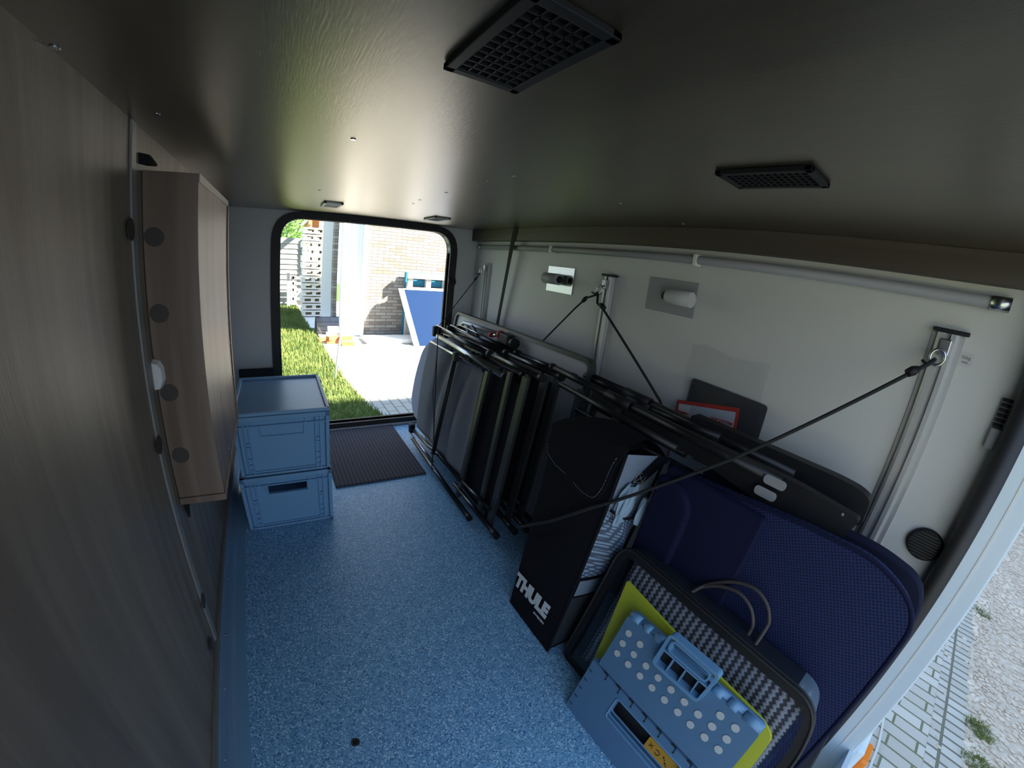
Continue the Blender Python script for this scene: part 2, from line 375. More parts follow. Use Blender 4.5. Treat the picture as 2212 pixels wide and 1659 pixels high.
def text_mesh(name, txt, size, mt, M4, parent=None, ext=0.0006, bold=0.0, sx=1.0, wh=None):
    cu = bpy.data.curves.new(name, 'FONT'); cu.body = txt; cu.size = size; cu.extrude = ext; cu.offset = bold
    cu.align_x = 'CENTER'; cu.align_y = 'CENTER'; cu.resolution_u = 3
    t = bpy.data.objects.new(name+'_c', cu); COL.objects.link(t); bpy.context.view_layer.update()
    me = bpy.data.meshes.new_from_object(t); bpy.data.objects.remove(t); bpy.data.curves.remove(cu)
    if wh:
        xs_ = [v.co.x for v in me.vertices]; ys_ = [v.co.y for v in me.vertices]
        me.transform(Matrix.Diagonal((wh[0]/(max(xs_)-min(xs_)), wh[1]/(max(ys_)-min(ys_)), 1, 1)) @ Matrix.Translation((-(max(xs_)+min(xs_))/2, -(max(ys_)+min(ys_))/2, 0)))
    X = M4 @ Matrix.Diagonal((sx, 1, 1, 1)); me.transform(X); me.materials.clear(); me.materials.append(mt)
    me.name = name
    o = bpy.data.objects.new(name, me); COL.objects.link(o)
    if parent: o.parent = parent; o.matrix_parent_inverse = parent.matrix_basis.inverted()
    return o
def frame(origin, xa, ya):
    xa = Vector(xa).normalized(); ya = Vector(ya); ya = (ya-xa*ya.dot(xa)).normalized(); za = xa.cross(ya)
    m = Matrix.Identity(4)
    for i in range(3): m[i][0], m[i][1], m[i][2], m[i][3] = xa[i], ya[i], za[i], origin[i]
    return m

WX, H, YN = 1.297, 1.15, -2.24      # right wall, ceiling, near wall
GZ = -0.60                          # ground outside

# ================================================================== SETTING
# floor slab and floor vinyl
struct(MB().box(-0.04, 1.34, -2.246, 0.04, -0.06, 0.0).build('floor', M_FLOOR))
struct(MB().box(0.0, 0.051, -2.24, 0.0, 0.0, 0.0022).build('trim_1', mat('light_blue_vinyl_strip', (0.19, 0.36, 0.50), 0.5, bump=0.0004, bscale=500)))
# left wall with joint strip and coved skirting
lw = struct(MB().box(-0.04, 0.0, -2.30, 0.04, 0.0, H).build('wall_left', M_WALLWOOD))
struct(MB().box(0.0, 0.004, -1.362, -1.338, 0.09, H, 0.0012).build('trim_2', M_EDGE))
prof = [(0.0, 0.088), (0.006, 0.088), (0.009, 0.078), (0.010, 0.045), (0.012, 0.026), (0.017, 0.012), (0.026, 0.0045), (0.026, 0.0025), (0.0, 0.0025)]
sk = MB(); sk.prism([(x, -2.24, z) for x, z in prof], [(x, -0.001, z) for x, z in prof], False)
bb = struct(sk.build('baseboard_left', mat('blue_cove_vinyl', (0.19, 0.30, 0.43), 0.3)))
struct(MB().box(0.0, 0.009, -2.24, -0.3, 0.088, 0.104, 0.001).build('trim_3', wood('grey_brown_strip', (0.16, 0.15, 0.14), (0.26, 0.25, 0.24), 'y')))
for y in (-0.92, -1.09, -1.30, -1.455, -1.615, -1.80):
    MB().disc((0.0095, y, 0.048), (1, 0, 0.1), 0.0035, 0.003, 10).build('screw', M_STEEL, bb)
# ceiling
ce = struct(MB().box(-0.04, 1.34, -2.30, 0.04, H, H+0.05).build('ceiling', M_CEIL))
for x, y in ((0.006, -1.593), (0.048, -1.399), (0.342, -1.40), (0.347, -0.759), (0.671, -0.716), (0.658, -0.824), (0.663, -1.037), (0.66, -1.282), (0.672, -1.378), (0.967, -1.405), (1.216, -1.421)):
    MB().disc((x, y, H-0.0015), (0, 0, 1), 0.0045, 0.002, 12).build('screw', M_STEEL, ce)
# right wall, dark beam above it
struct(MB().box(WX, WX+0.04, -2.30, 0.04, -0.06, H).build('wall_right', M_WHITE))
struct(MB().box(1.258, WX, -2.245, -0.005, 1.09, H, 0.001).build('trim_4', M_BEAM))
# far wall with the far door opening
ox0, ox1, oz0, oz1 = 0.238, 1.131, 0.040, 1.115
op = rpoly([(ox0, oz0), (ox1, oz0), (ox1, oz1), (ox0, oz1)], [0.02, 0.02, 0.11, 0.11], 8)
def far_wall():
    m = MB()
    for (a, b, c, d) in ((0, ox0, -0.06, H), (ox1, WX, -0.06, H), (ox0, ox1, -0.06, oz0), (ox0, ox1, oz1, H)):
        m.box(a, b, 0.0, 0.035, c, d)
    for (X, sx_) in ((ox0, 1), (ox1, -1)):
        cxx, czz = X+sx_*0.11, oz1-0.11
        arc = [(X, oz1)]+[(p[0], p[1]) for p in [((1-t)**2*X+2*t*(1-t)*X+t*t*(X+sx_*0.11), (1-t)**2*(oz1-0.11)+2*t*(1-t)*oz1+t*t*oz1) for t in [q/8 for q in range(9)]]]
        for q in range(1, len(arc)-1):
            tri = [arc[0], arc[q], arc[q+1]]; m.prism([(x, 0.0, z) for x, z in tri], [(x, 0.035, z) for x, z in tri])
    return m
struct(far_wall().build('wall_far', M_WHITE))
outp = rpoly([(0.193, 0.004), (1.172, 0.004), (1.172, 1.149), (0.193, 1.149)], [0.02, 0.02, 0.15, 0.15], 8)
d1 = struct(MB().ring([(x, -0.012, z) for x, z in outp], [(x, -0.012, z) for x, z in op], [(x, 0.05, z) for x, z in outp], [(x, 0.05, z) for x, z in op]).build('door_1', M_BLACK))
lat = MB().box(1.128, 1.150, -0.025, -0.01, 0.835, 0.865, 0.003); lat.tube([(1.16, -0.03, 0.83), (1.165, -0.035, 0.845), (1.16, -0.03, 0.87)], 0.005, 8)
lat.build('latch', M_BLACKP, d1)
MB().box(0.47, 1.1, -0.03, -0.012, 0.0, 0.014, 0.002).build('sill', M_GREYPL, d1)
# dark hatch low on the far wall, left of the door
tag(MB().box(0.025, 0.192, -0.02, -0.001, 0.003, 0.378, 0.004).build('service_hatch', M_BLACKP), 'black service hatch low on the far wall behind the blue crates', 'hatch')
# upper body and cabin side of the motorhome
struct(MB().box(-5.5, 1.36, -2.31, 0.05, H+0.051, 2.35).build('roof_body', M_FRAMEW))
struct(MB().box(-5.5, -0.045, -2.31, 0.05, -0.35, H+0.05).build('wall_cabin', M_FRAMEW))
# near wall (round the open near door) : white frame, black seal
nf = MB(); nf.box(1.25, 1.337, -2.312, -2.246, -0.40, H+0.05, 0.004); nf.box(-0.04, 0.02, -2.312, -2.246, -0.40, H+0.05, 0.004)
nf.box(0.02, 1.25, -2.312, -2.246, 1.118, H+0.05, 0.004); nf.box(0.02, 1.25, -2.312, -2.301, -0.40, -0.01, 0.0)
nd = struct(nf.build('door_2', M_FRAMEW))
MB().box(1.2490, 1.2505, -2.283, -2.279, -0.36, 1.11).build('seam_line', M_WHITEPL, nd)
MB().tube([(1.256, -2.240, 1.14), (1.256, -2.240, -0.34)], 0.019, 12).build('door_seal', M_BLACK, nd)
MB().box(1.262, 1.2968, -2.245, -2.228, 0.001, 1.09, 0.003).build('seal_strip', M_BLACK, nd)
MB().box(0.02, 1.297, -2.2455, -2.214, 0.0005, 0.018, 0.004).build('threshold', M_BLACK, nd)
bmp = MB().box(1.268, 2.2, -2.335, -2.313, -0.42, -0.01, 0.008)
by = tag(bmp.build('bumper_skirt', M_FRAMEW), 'white lower bodywork skirt outside the near door, bottom right', 'bodywork'); 
mk = MB(); mk.box(1.285, 1.36, -2.356, -2.336, -0.10, -0.045, 0.007)
tag(mk.build('marker_light', M_AMBER), 'orange side marker light on the white bodywork outside the near door', 'light')
# small black gas spring end at the near right edge
gs = thing('gas_spring', (1.28, -2.2, 0.8), 'black ribbed gas spring end at the near door edge, far right', 'gas spring')
m = MB()
for k in range(6): m.disc((1.286, -2.213, 0.835+k*0.010), (0, 0, 1), 0.0085, 0.006, 14)
m.build('bellows', M_BLACKP, gs); MB().box(1.276, 1.2965, -2.2255, -2.205, 0.79, 0.832, 0.003).build('bracket', M_GREYPL, gs)

# ================================================================== LEFT SIDE
cab = thing('wall_cabinet', (0.046, -1.08, 0.46), 'tall narrow brown wood cabinet on the left wall above the blue crates', 'cabinet')
Y0, Y1, CX = -1.30, -0.865, 0.092
MB().box(0.001, CX, Y0, Y1, 0.467, 1.084, 0.001).build('carcass', M_CAB, cab)
MB().box(0.001, CX+0.003, Y0-0.004, Y1, 0.452, 0.467, 0.001).build('bottom_board', M_CAB, cab)
tag(MB().box(CX, CX+0.002, Y0, Y1, 1.070, 1.0845).build('edge_strip', M_EDGE, cab), 'pale grey edge strip')
MB().box(CX, CX+0.004, Y1-0.012, Y1, 0.467, 1.07).build('end_strip', M_CAB, cab)
for x, z in ((0.019, 0.974), (0.020, 0.842), (0.021, 0.694), (0.022, 0.564)):
    tag(MB().disc((x, Y0, z), (0, -1, 0), 0.0165, 0.0012).build('cover_cap', M_CAP, cab), 'dark brown round cover cap')
for y, z in ((-1.142, 0.62), (-0.90, 0.60), (-1.135, 0.49), (-0.895, 0.70)):
    MB().disc((CX, y, z), (1, 0, 0), 0.004, 0.0015, 10).build('screw', M_STEEL, cab)
ct = MB(); ct.prism([(-0.001+0.001, Y0-0.001, 0.705), (0.010, Y0-0.001, 0.705), (0.0185, Y0-0.001, 0.722), (0.0185, Y0-0.001, 0.745), (0.012, Y0-0.001, 0.757), (0.0, Y0-0.001, 0.76)],
         [(0.0, Y0-0.014, 0.705), (0.010, Y0-0.014, 0.707), (0.0155, Y0-0.014, 0.722), (0.0155, Y0-0.014, 0.743), (0.010, Y0-0.014, 0.752), (0.0, Y0-0.014, 0.755)])
tag(ct.build('push_catch', M_WHITEPL), 'small white plastic catch on the brown cabinet near face', 'catch')
for (y, z, r) in ((-1.374, 0.983, 0.017), (-1.362, 0.618, 0.017), (-1.356, 0.232, 0.017), (-1.405, 0.148, 0.015)):
    MB().disc((0.0042, y, z), (1, 0, 0), r, 0.0012).build('cover_cap', M_CAP, lw)
hl = MB(); hl.tube([(0.0005, -1.315, 1.10), (0.0005, -1.27, 1.106), (0.0005, -1.215, 1.108)], [0.009, 0.010, 0.003], 12)
hl.build('cable_slot', M_DBLACK, lw)
MB().tube([(0.0005, -1.272, 0.44), (0.0005, -1.262, 0.395)], [0.011, 0.003], 12).build('cable_hole', M_DBLACK, lw)

# ---- Euro crates
def crate(x0, x1, y0, y1, z0, z1, hole, name, label, lid=False):
    t = thing(name, ((x0+x1)/2, (y0+y1)/2, z0), label, 'crate', 'blue euro crates stacked on the floor')
    cx, cy = (x0+x1)/2, (y0+y1)/2; w, d, h = x1-x0, y1-y0, z1-z0
    def tp(v):   # slight draft taper
        k = 1-0.045*(z1-v.z)/h
        return Vector((cx+(v.x-cx)*k, cy+(v.y-cy)*k, v.z))
    th = 0.006; m = MB()
    q = 0.028                                 # recessed wall plane inside the ribs
    fy = y0+0.010
    hz1 = z1-0.042; hz0 = hz1-0.030; hx0 = cx-0.068; hx1 = cx+0.068
    m.box(x0+0.01, x1-0.01, y0+0.01, y1-0.01, z0, z0+0.006, fn=tp)
    for yy in (fy, y1-0.010-th):
        if hole:
            m.box(x0+0.01, hx0, yy, yy+th, z0, z1, fn=tp); m.box(hx1, x1-0.01, yy, yy+th, z0, z1, fn=tp)
            m.box(hx0, hx1, yy, yy+th, z0, hz0, fn=tp); m.box(hx0, hx1, yy, yy+th, hz1, z1, fn=tp)
        else: m.box(x0+0.01, x1-0.01, yy, yy+th, z0, z1, fn=tp)
    for xx in (x0+0.01, x1-0.01-th): m.box(xx, xx+th, y0+0.01, y1-0.01, z0, z1, fn=tp)
    m.build('body', M_CRATE, t)
    rm = MB()                                 # top rim and foot rim
    for (za, zb) in ((z1-0.016, z1), (z0, z0+0.008)):
        rm.box(x0, x1, y0, y0+0.016, za, zb, 0.002, fn=tp); rm.box(x0, x1, y1-0.016, y1, za, zb, 0.002, fn=tp)
        rm.box(x0, x0+0.016, y0, y1, za, zb, 0.002, fn=tp); rm.box(x1-0.016, x1, y0, y1, za, zb, 0.002, fn=tp)
    rm.build('rim', M_CRATE, t)
    rb = MB()
    zt = z1-0.016; e = 0.003
    for s_, xe in ((1, x0), (-1, x1)):        # corner posts and ribs on the front face
        a, b = sorted((xe, xe+s_*0.012)); rb.box(a, b, y0+0.001, y0+0.012, z0, z1-0.004, fn=tp)
        for o_ in (0.030, 0.046):
            a, b = sorted((xe+s_*o_, xe+s_*(o_+0.0035))); rb.box(a, b, y0+0.002, y0+0.012, z0+0.006, zt, fn=tp)
        nst = 4 if h > 0.22 else 3
        for k in range(nst):                  # little ladder steps between the ribs
            zz = z0+0.02+k*0.022; a, b = sorted((xe+s_*0.0335, xe+s_*0.046)); rb.box(a, b, y0+0.003, y0+0.012, zz, zz+0.003, fn=tp)
        zz = z0+h*0.5; xm = xe+s_*0.0398
        for rr in range(2):
            rb.box(xm-0.0055, xm+0.0055, y0+0.002, y0+0.012, zz+rr*0.014, zz+rr*0.014+0.0025, fn=tp)
        rb.tube([tuple(tp(Vector((xm, y0+0.004, zz+0.008)))), tuple(tp(Vector((xm, y0+0.012, zz+0.008))))], 0.005, 10)
    zr = z1-0.036; rb.box(x0, x1, y0+0.001, y0+0.012, zr, zr+0.004, fn=tp)       # belt rib
    for xx in (cx-0.10, cx+0.075, cx+0.108): rb.box(xx, xx+0.0035, y0+0.002, y0+0.012, zr-0.002, zt, fn=tp)
    for xx in (cx-0.074, cx+0.0705): rb.box(xx, xx+0.0035, y0+0.003, y0+0.012, hz0-0.003, zr, fn=tp)
    rb.box(cx-0.074, cx+0.074, y0+0.004, y0+0.012, hz0-0.004, hz0-0.0005, fn=tp)
    rb.box(x0+0.048, x1-0.048, y0+0.004, y0+0.012, z0+0.014, z0+0.017, fn=tp)
    for k in range(8):                        # ribs on the long right side
        yy = y0+0.03+k*(d-0.06)/7; rb.box(x1-0.012, x1-0.002, yy, yy+0.0035, z0+0.006, zt, fn=tp)
    rb.box(x1-0.012, x1-0.001, y0, y1, zr, zr+0.004, fn=tp)
    rb.build('ribs', M_CRATE, t)
    if lid:
        l = MB(); za = z1+0.001
        l.box(x0-0.002, x1+0.002, y0-0.002, y1+0.002, za, za+0.005, 0.0015)
        lp = MB()
        for (a, b, c, d_) in ((x0-0.002, x1+0.002, y0-0.002, y0+0.010), (x0-0.002, x1+0.002, y1-0.010, y1+0.002), (x0-0.002, x0+0.010, y0, y1), (x1-0.010, x1+0.002, y0, y1)):
            lp.box(a, b, c, d_, za, za+0.014, 0.002)
        lo = l.build('lid', mat('blue_grey_lid_plastic', (0.12, 0.27, 0.48), 0.3), t); lp.build('lid_rim', M_CRATE, lo)
        for yy in (y0+0.06, y1-0.06):
            MB().box(x1, x1+0.008, yy-0.012, yy+0.012, za-0.02, za+0.008, 0.002).build('clip', M_BLACKP, lo)
    return t
crate(0.062, 0.379, -0.82, -0.42, 0.001, 0.218, True, 'storage_crate', 'lower blue-grey plastic crate with an open black handle hole, on the floor')
crate(0.066, 0.382, -0.82, -0.42, 0.220, 0.440, False, 'storage_crate', 'upper blue-grey plastic crate with a closed lid, stacked on the other crate', True)

# ---- door mat
tag(MB().box(0.415, 0.829, -0.606, -0.03, 0.0005, 0.009, 0.002).build('door_mat', M_MAT), 'dark brown ribbed mat on the blue floor before the far door', 'mat')
fk = thing('floor_eyelet', (0.26, -1.645, 0.0), 'small round steel eyelet set in the blue floor, bottom centre', 'fitting')
MB().disc((0.26, -1.645, 0.0003), (0, 0, 1), 0.0095, 0.002, 20).build('ring_plate', M_STEEL, fk)
MB().disc((0.26, -1.645, 0.0024), (0, 0, 1), 0.0055, 0.0012, 16).build('plug', M_DBLACK, fk)

# ================================================================== CEILING VENTS
def vent(x0, x1, y0, y1, mt, label, nx, ny, hole_mt=M_DBLACK):
    t = thing('ceiling_vent', ((x0+x1)/2, (y0+y1)/2, H), label, 'vent', 'vents on the ceiling')
    z1, z0 = H-0.0005, H-0.008; b = 0.011
    fr = MB(); fr.box(x0, x1, y0, y0+b, z0, z1, 0.0015); fr.box(x0, x1, y1-b, y1, z0, z1, 0.0015); fr.box(x0, x0+b, y0, y1, z0, z1, 0.0015); fr.box(x1-b, x1, y0, y1, z0, z1, 0.0015)
    fr.build('frame', mt, t)
    MB().box(x0+0.004, x1-0.004, y0+0.004, y1-0.004, z1-0.0015, z1-0.0002).build('backing', hole_mt, t)
    g = MB(); xi0, xi1, yi0, yi1 = x0+b, x1-b, y0+b, y1-b
    for k in range(1, nx): 
        x = xi0+(xi1-xi0)*k/nx; g.box(x-0.0009, x+0.0009, yi0, yi1, z0+0.001, z1-0.002)
    for k in range(1, ny):
        y = yi0+(yi1-yi0)*k/ny; g.box(xi0, xi1, y-0.0009, y+0.0009, z0+0.001, z1-0.002)
    g.build('grille', mt, t)
    return t
M_VENT = mat('charcoal_vent_plastic', (0.016, 0.017, 0.019), 0.5, spec=0.3)
vent(0.367, 0.4505, -1.888, -1.737, M_VENT, 'large black grille vent on the ceiling, nearest the camera at the top', 6, 12)
vent(0.787, 0.868, -1.913, -1.768, M_VENT, 'black grille vent on the dark ceiling at the right', 5, 12)
vent(0.388, 0.462, -0.50, -0.36, M_CREAM, 'cream slotted vent on the ceiling above the blue crates and far door', 1, 7, M_CREAM)
vent(0.857, 0.932, -0.445, -0.295, M_GREYPL, 'small grey vent on the ceiling near the top right corner of the far door', 1, 8)

# ================================================================== RIGHT WALL FITTINGS
def rail(y, zt, label, cap):
    t = thing('tie_down_rail', (WX-0.015, y, 0.0), label, 'rail', 'aluminium tie-down rails on the white wall')
    pr = [(WX-0.001, y-0.030), (WX-0.004, y-0.030), (WX-0.004, y-0.021), (WX-0.016, y-0.020), (WX-0.021, y-0.014), (WX-0.021, y-0.005), (WX-0.010, y-0.005),
          (WX-0.010, y+0.005), (WX-0.021, y+0.005), (WX-0.021, y+0.014), (WX-0.016, y+0.020), (WX-0.004, y+0.021), (WX-0.004, y+0.030), (WX-0.001, y+0.030)]
    MB().prism([(x, yy, 0.002) for x, yy in pr], [(x, yy, zt) for x, yy in pr]).build('profile', M_ALU, t)
    if cap: MB().box(WX-0.024, WX-0.001, y-0.036, y+0.030, zt+0.001, zt+0.009, 0.002).build('end_cap', M_BLACKP, t)
    f = MB().box(WX-0.036, WX-0.022, y-0.010, y+0.010, zt-0.045, zt-0.012, 0.002); fo = f.build('slider', M_STEEL, t)
    rg = MB(); zc = zt-0.050; rg.tube([(WX-0.045+0.0*math.cos(a), y+0.013*math.cos(a)+0.006, zc+0.016*math.sin(a)) for a in [2*PI*k/20 for k in range(20)]], 0.0032, 8, closed=True)
    rg.build('ring', M_STEEL, t)
    MB().tube([(WX-0.045, y+0.012, zc-0.01), (WX-0.055, y+0.02, zc-0.018), (WX-0.06, y+0.03, zc-0.012)], 0.003, 8).build('lever', M_BLACKP, t)
rail(-0.172, 0.972, 'aluminium rail with a ring on the white wall, nearest the far door', False)
rail(-1.094, 0.972, 'aluminium rail with ring between the two wall lamps', True)
rail(-2.083, 0.985, 'aluminium rail with ring and black cap at the near end of the wall', True)

# horizontal rod under the beam
tb = thing('wall_rod', (1.279, -1.1, 1.058), 'long grey rod fixed along the white wall under the dark beam', 'rod')
MB().tube([(1.280, -0.10, 1.058), (1.280, -2.140, 1.058)], 0.0125, 14).build('rod', mat('grey_rod', (0.30, 0.30, 0.31), 0.5), tb)
for y in (-0.085, -2.150): MB().tube([(1.280, y-0.016, 1.058), (1.280, y+0.016, 1.058)], 0.0145, 14).build('end_cap', M_STEEL, tb)
for y in (-0.745, -1.445): MB().box(1.2645, WX-0.001, y-0.006, y+0.006, 1.040, 1.074, 0.002).build('clip', M_WHITEPL, tb)

def lamp(y0, y1, z0, z1, cy0, cy1, cz, r, pm, bm_, label, dark_end, sgn):
    t = thing('wall_lamp', (WX-0.02, (y0+y1)/2, (z0+z1)/2), label, 'lamp', 'plate mounted spot lamps on the white wall')
    MB().box(WX-0.004, WX-0.001, y0, y1, z0, z1, 0.0008).build('back_plate', pm, t)
    x = WX-0.034
    MB().tube([(x, cy0, cz), (x, cy0+0.004*sgn, cz), (x, cy1, cz)], [r*0.9, r, r], 22).build('lamp_body', bm_, t)
    MB().tube([(WX-0.0045, (cy0+cy1)/2, cz), (x, (cy0+cy1)/2, cz)], 0.007, 10).build('arm', M_GREYPL, t)
    MB().tube([(x, dark_end, cz), (x, dark_end-0.0165*sgn, cz-0.001)], [r*0.72, r*0.45], 6).build('adjust_knob', M_BLACKP, t)
lamp(-0.891, -0.716, 0.880, 0.988, -0.745, -0.838, 0.935, 0.023, M_MIRROR, M_GREYPL, 'grey spot lamp on a shiny square steel plate, left one on the white wall', -0.8385, 1)
lamp(-1.457, -1.272, 0.886, 0.992, -1.374, -1.462, 0.940, 0.023, M_GREYPL, mat('light_grey_lamp', (0.50, 0.50, 0.49), 0.5), 'pale spot lamp on a matt grey square plate, right one on the white wall', -1.3725, -1)

# round floor-level vent on the right wall and load sticker
rv = thing('round_vent', (WX, -2.19, 0.552), 'round black slatted vent low on the white wall by the near door', 'vent')
MB().tube([(WX-0.001, -2.1905, 0.552), (WX-0.009, -2.1905, 0.552), (WX-0.011, -2.1905, 0.552)], [0.036, 0.036, 0.033], 36).build('frame', M_BLACKP, rv)
sl = MB()
for k in range(9):
    z = 0.552-0.026+k*0.0065; hw = math.sqrt(max(0.0, 0.031**2-(z-0.552)**2)); sl.box(WX-0.0135, WX-0.0112, -2.1905-hw, -2.1905+hw, z-0.0011, z+0.0011)
sl.build('slats', mat('dark_grey_slat', (0.05, 0.052, 0.055), 0.4), rv)
st = thing('load_sticker', (WX, -2.125, 0.943), 'small square sticker reading 25 kg beside the nearest rail', 'sticker')
MB().prism(*[[(WX-o, y, z) for y, z in rpoly([(-2.137, 0.930), (-2.112, 0.930), (-2.112, 0.956), (-2.137, 0.956)], 0.003)] for o in (0.0006, 0.0012)]).build('backing', mat('clear_sticker', (0.56, 0.56, 0.55), 0.3), st)
for tx, dz, s_ in (('25kg', 0.0035, 0.0085), ('max', -0.0055, 0.007)):
    text_mesh('print', tx, s_, M_GREYINK, frame((WX-0.0016, -2.1245, 0.943+dz), (0, -1, 0), (0, 0, 1)), st, 0.0002)

# plastic bag with pad and card on the right wall, standing behind the chairs
xb = 1.288
tag(lean_plate([(-1.500, 0.40), (-1.748, 0.40), (-1.748, 0.712), (-1.505, 0.716)], xb-0.001, 0.0, 0.004, 0.012).build('foam_pad', M_PAD), 'flat charcoal pad in the clear plastic sleeve on the white wall', 'pad')
cdt = thing('leaflet', (xb-0.006, -1.58, 0.40), 'red-bordered leaflet in the clear sleeve reading GRIP SYSTEM', 'leaflet')
CP = [(-1.473, 0.42), (-1.684, 0.42), (-1.677, 0.676), (-1.475, 0.644)]
CP = [(-1.487, 0.45), (-1.700, 0.45), (-1.675, 0.681), (-1.474, 0.636)]
MB().prism([(1.2840, y, z) for y, z in CP], [(1.2848, y, z) for y, z in CP]).build('sheet', M_REDCARD, cdt)
ci = inset(CP, 0.0); cc = Vector((sum(p[0] for p in CP)/4, sum(p[1] for p in CP)/4))
def cpt(u, v):  # u along, v up on the card
    a = Vector(CP[0])*(1-u)+Vector(CP[1])*u; b = Vector(CP[3])*(1-u)+Vector(CP[2])*u; return a*(1-v)+b*v
def cquad(pts, x, mt, nm):
    P = [cpt(u, v) for u, v in pts]; return MB().prism([(x, p.x, p.y) for p in P], [(x+0.0004, p.x, p.y) for p in P]).build(nm, mt, cdt)
cquad([(0.035, 0.0), (0.955, 0.0), (0.955, 0.945), (0.035, 0.945)], 1.2834, M_CARD, 'picture_field')
cquad([(0.04, 0.70), (0.24, 0.70), (0.24, 0.93), (0.04, 0.93)], 1.2828, M_WHITEPL, 'logo_field')
cquad([(0.30, 0.3), (0.50, 0.3), (0.56, 0.44), (0.46, 0.56), (0.34, 0.48)], 1.2828, M_GREYINK, 'mountain_print')
cquad([(0.44, 0.15), (0.80, 0.15), (0.74, 0.36), (0.64, 0.48), (0.52, 0.44)], 1.2828, M_GREYINK, 'mountain_print')
ex = (cpt(1, 0.5)-cpt(0, 0.5)); ey = cpt(0.5, 1)-cpt(0.5, 0)
p = cpt(0.14, 0.80); text_mesh('logo_print', 'FIAMMA', 0.0115, M_REDCARD, frame((1.2824, p.x, p.y), (0, ex.x, ex.y), (0, ey.x, ey.y)), cdt, 0.0002, 0.0004)
p = cpt(0.76, 0.80); text_mesh('title_print', 'GRIP SYSTEM', 0.0125, M_REDCARD, frame((1.2828, p.x, p.y), (0, ex.x, ex.y), (0, ey.x, ey.y)), cdt, 0.0002, 0.0003)
def sleeve_fn(u, v):
    y0 = -1.487*(1-v)+-1.485*v; y1 = -1.753*(1-v)+-1.726*v
    y = y0*(1-u)+y1*u; z = 0.40+(0.815-0.40)*v
    e = min(u, 1-u, 1-v)
    return (1.276+0.002*math.sin(9*u+14*v)+0.0035*math.sin(23*v-7*u)*v, y+0.003*math.sin(17*v), z+0.006*math.sin(8*u)*v)
tag(MB().sheet(18, 24, sleeve_fn).build('plastic_sleeve', M_VINYL), 'clear crinkled plastic sleeve holding a pad and leaflet on the white wall', 'sleeve')

# black strap from the ceiling down behind the table
stp = MB(); pts = [(1.2575, -0.470, 1.149, 0.020), (1.2570, -0.455, 1.08, 0.018), (1.262, -0.430, 0.96, 0.0135), (1.272, -0.375, 0.69, 0.0125), (1.276, -0.33, 0.40, 0.0125)]
for a, b in zip(pts, pts[1:]):
    stp.prism([(a[0], a[1]-a[3], a[2]), (a[0], a[1]+a[3], a[2]), (a[0]-0.002, a[1]+a[3], a[2]), (a[0]-0.002, a[1]-a[3], a[2])],
              [(b[0], b[1]-b[3], b[2]), (b[0], b[1]+b[3], b[2]), (b[0]-0.002, b[1]+b[3], b[2]), (b[0]-0.002, b[1]-b[3], b[2])])
tag(stp.build('webbing_strap', M_CORD), 'wide black webbing strap hanging from the dark beam behind the grey table', 'strap')

# ================================================================== FOLDING TABLE
A_, B_ = 1.070, 0.13      # leaning plane x = A_+B_*z
tbl = thing('folding_table', (1.08, -0.65, 0.0), 'grey folding table standing on edge against the white wall, dark rim, near the far door', 'table')
TP = [(-0.115, 0.02), (-1.215, 0.02), (-1.215, 0.692), (-0.115, 0.692)]
tp_o = rpoly(TP, 0.045); tp_i = inset(tp_o, 0.014)
MB().ring(yz(tp_o, A_, B_, -0.012), yz(tp_i, A_, B_, -0.012), yz(tp_o, A_, B_, 0.016), yz(tp_i, A_, B_, 0.016)).build('rim', M_FLATBAR, tbl)
MB().prism(yz(tp_i, A_, B_, 0.0), yz(tp_i, A_, B_, 0.012)).build('table_top', M_TABLE, tbl)
def on(y, z, off=0.0, a=A_, b=B_): return (a+b*z+off, y, z)
lg = MB().tube([on(-0.235, 0.30, -0.022), on(-0.235, 0.60, -0.022), on(-0.24, 0.635, -0.022), on(-0.265, 0.652, -0.022), on(-0.63, 0.662, -0.022)], 0.0105, 10); lg.build('leg', M_ALU, tbl)
MB().tube([on(-0.38, 0.655, -0.036), on(-0.44, 0.630, -0.036), on(-0.60, 0.52, -0.036), on(-0.64, 0.30, -0.036)], 0.008, 10).build('leg', M_CHAIRM, tbl)
MB().tube([on(-0.33, 0.645, -0.034), on(-0.36, 0.60, -0.034), on(-0.45, 0.40, -0.034)], 0.006, 10).build('brace', M_ALU, tbl)
k = MB().box(A_+B_*0.66-0.05, A_+B_*0.66-0.013, -0.745, -0.655, 0.635, 0.680, 0.006); ko = k.build('clamp', M_BLACKP, tbl)
kr = MB(); kr.tube([on(-0.655, 0.665, -0.035), on(-0.668, 0.668, -0.036)], 0.019, 16)
tag(kr.build('clamp_ring', M_RED, ko), 'red plastic ring')
kr2 = MB(); kr2.tube([on(-0.595, 0.655, -0.045), on(-0.605, 0.655, -0.045)], 0.012, 14); tag(kr2.build('clamp_ring', M_RED, ko), 'small red plastic ring')
MB().tube([on(-0.60, 0.652, -0.045), on(-0.655, 0.664, -0.036)], 0.0075, 10).build('clamp_bolt', M_STEEL, ko)
MB().tube([on(-0.76, 0.655, -0.032), on(-0.785, 0.650, -0.032)], 0.022, 8).build('clamp_knob', M_BLACKP, ko)

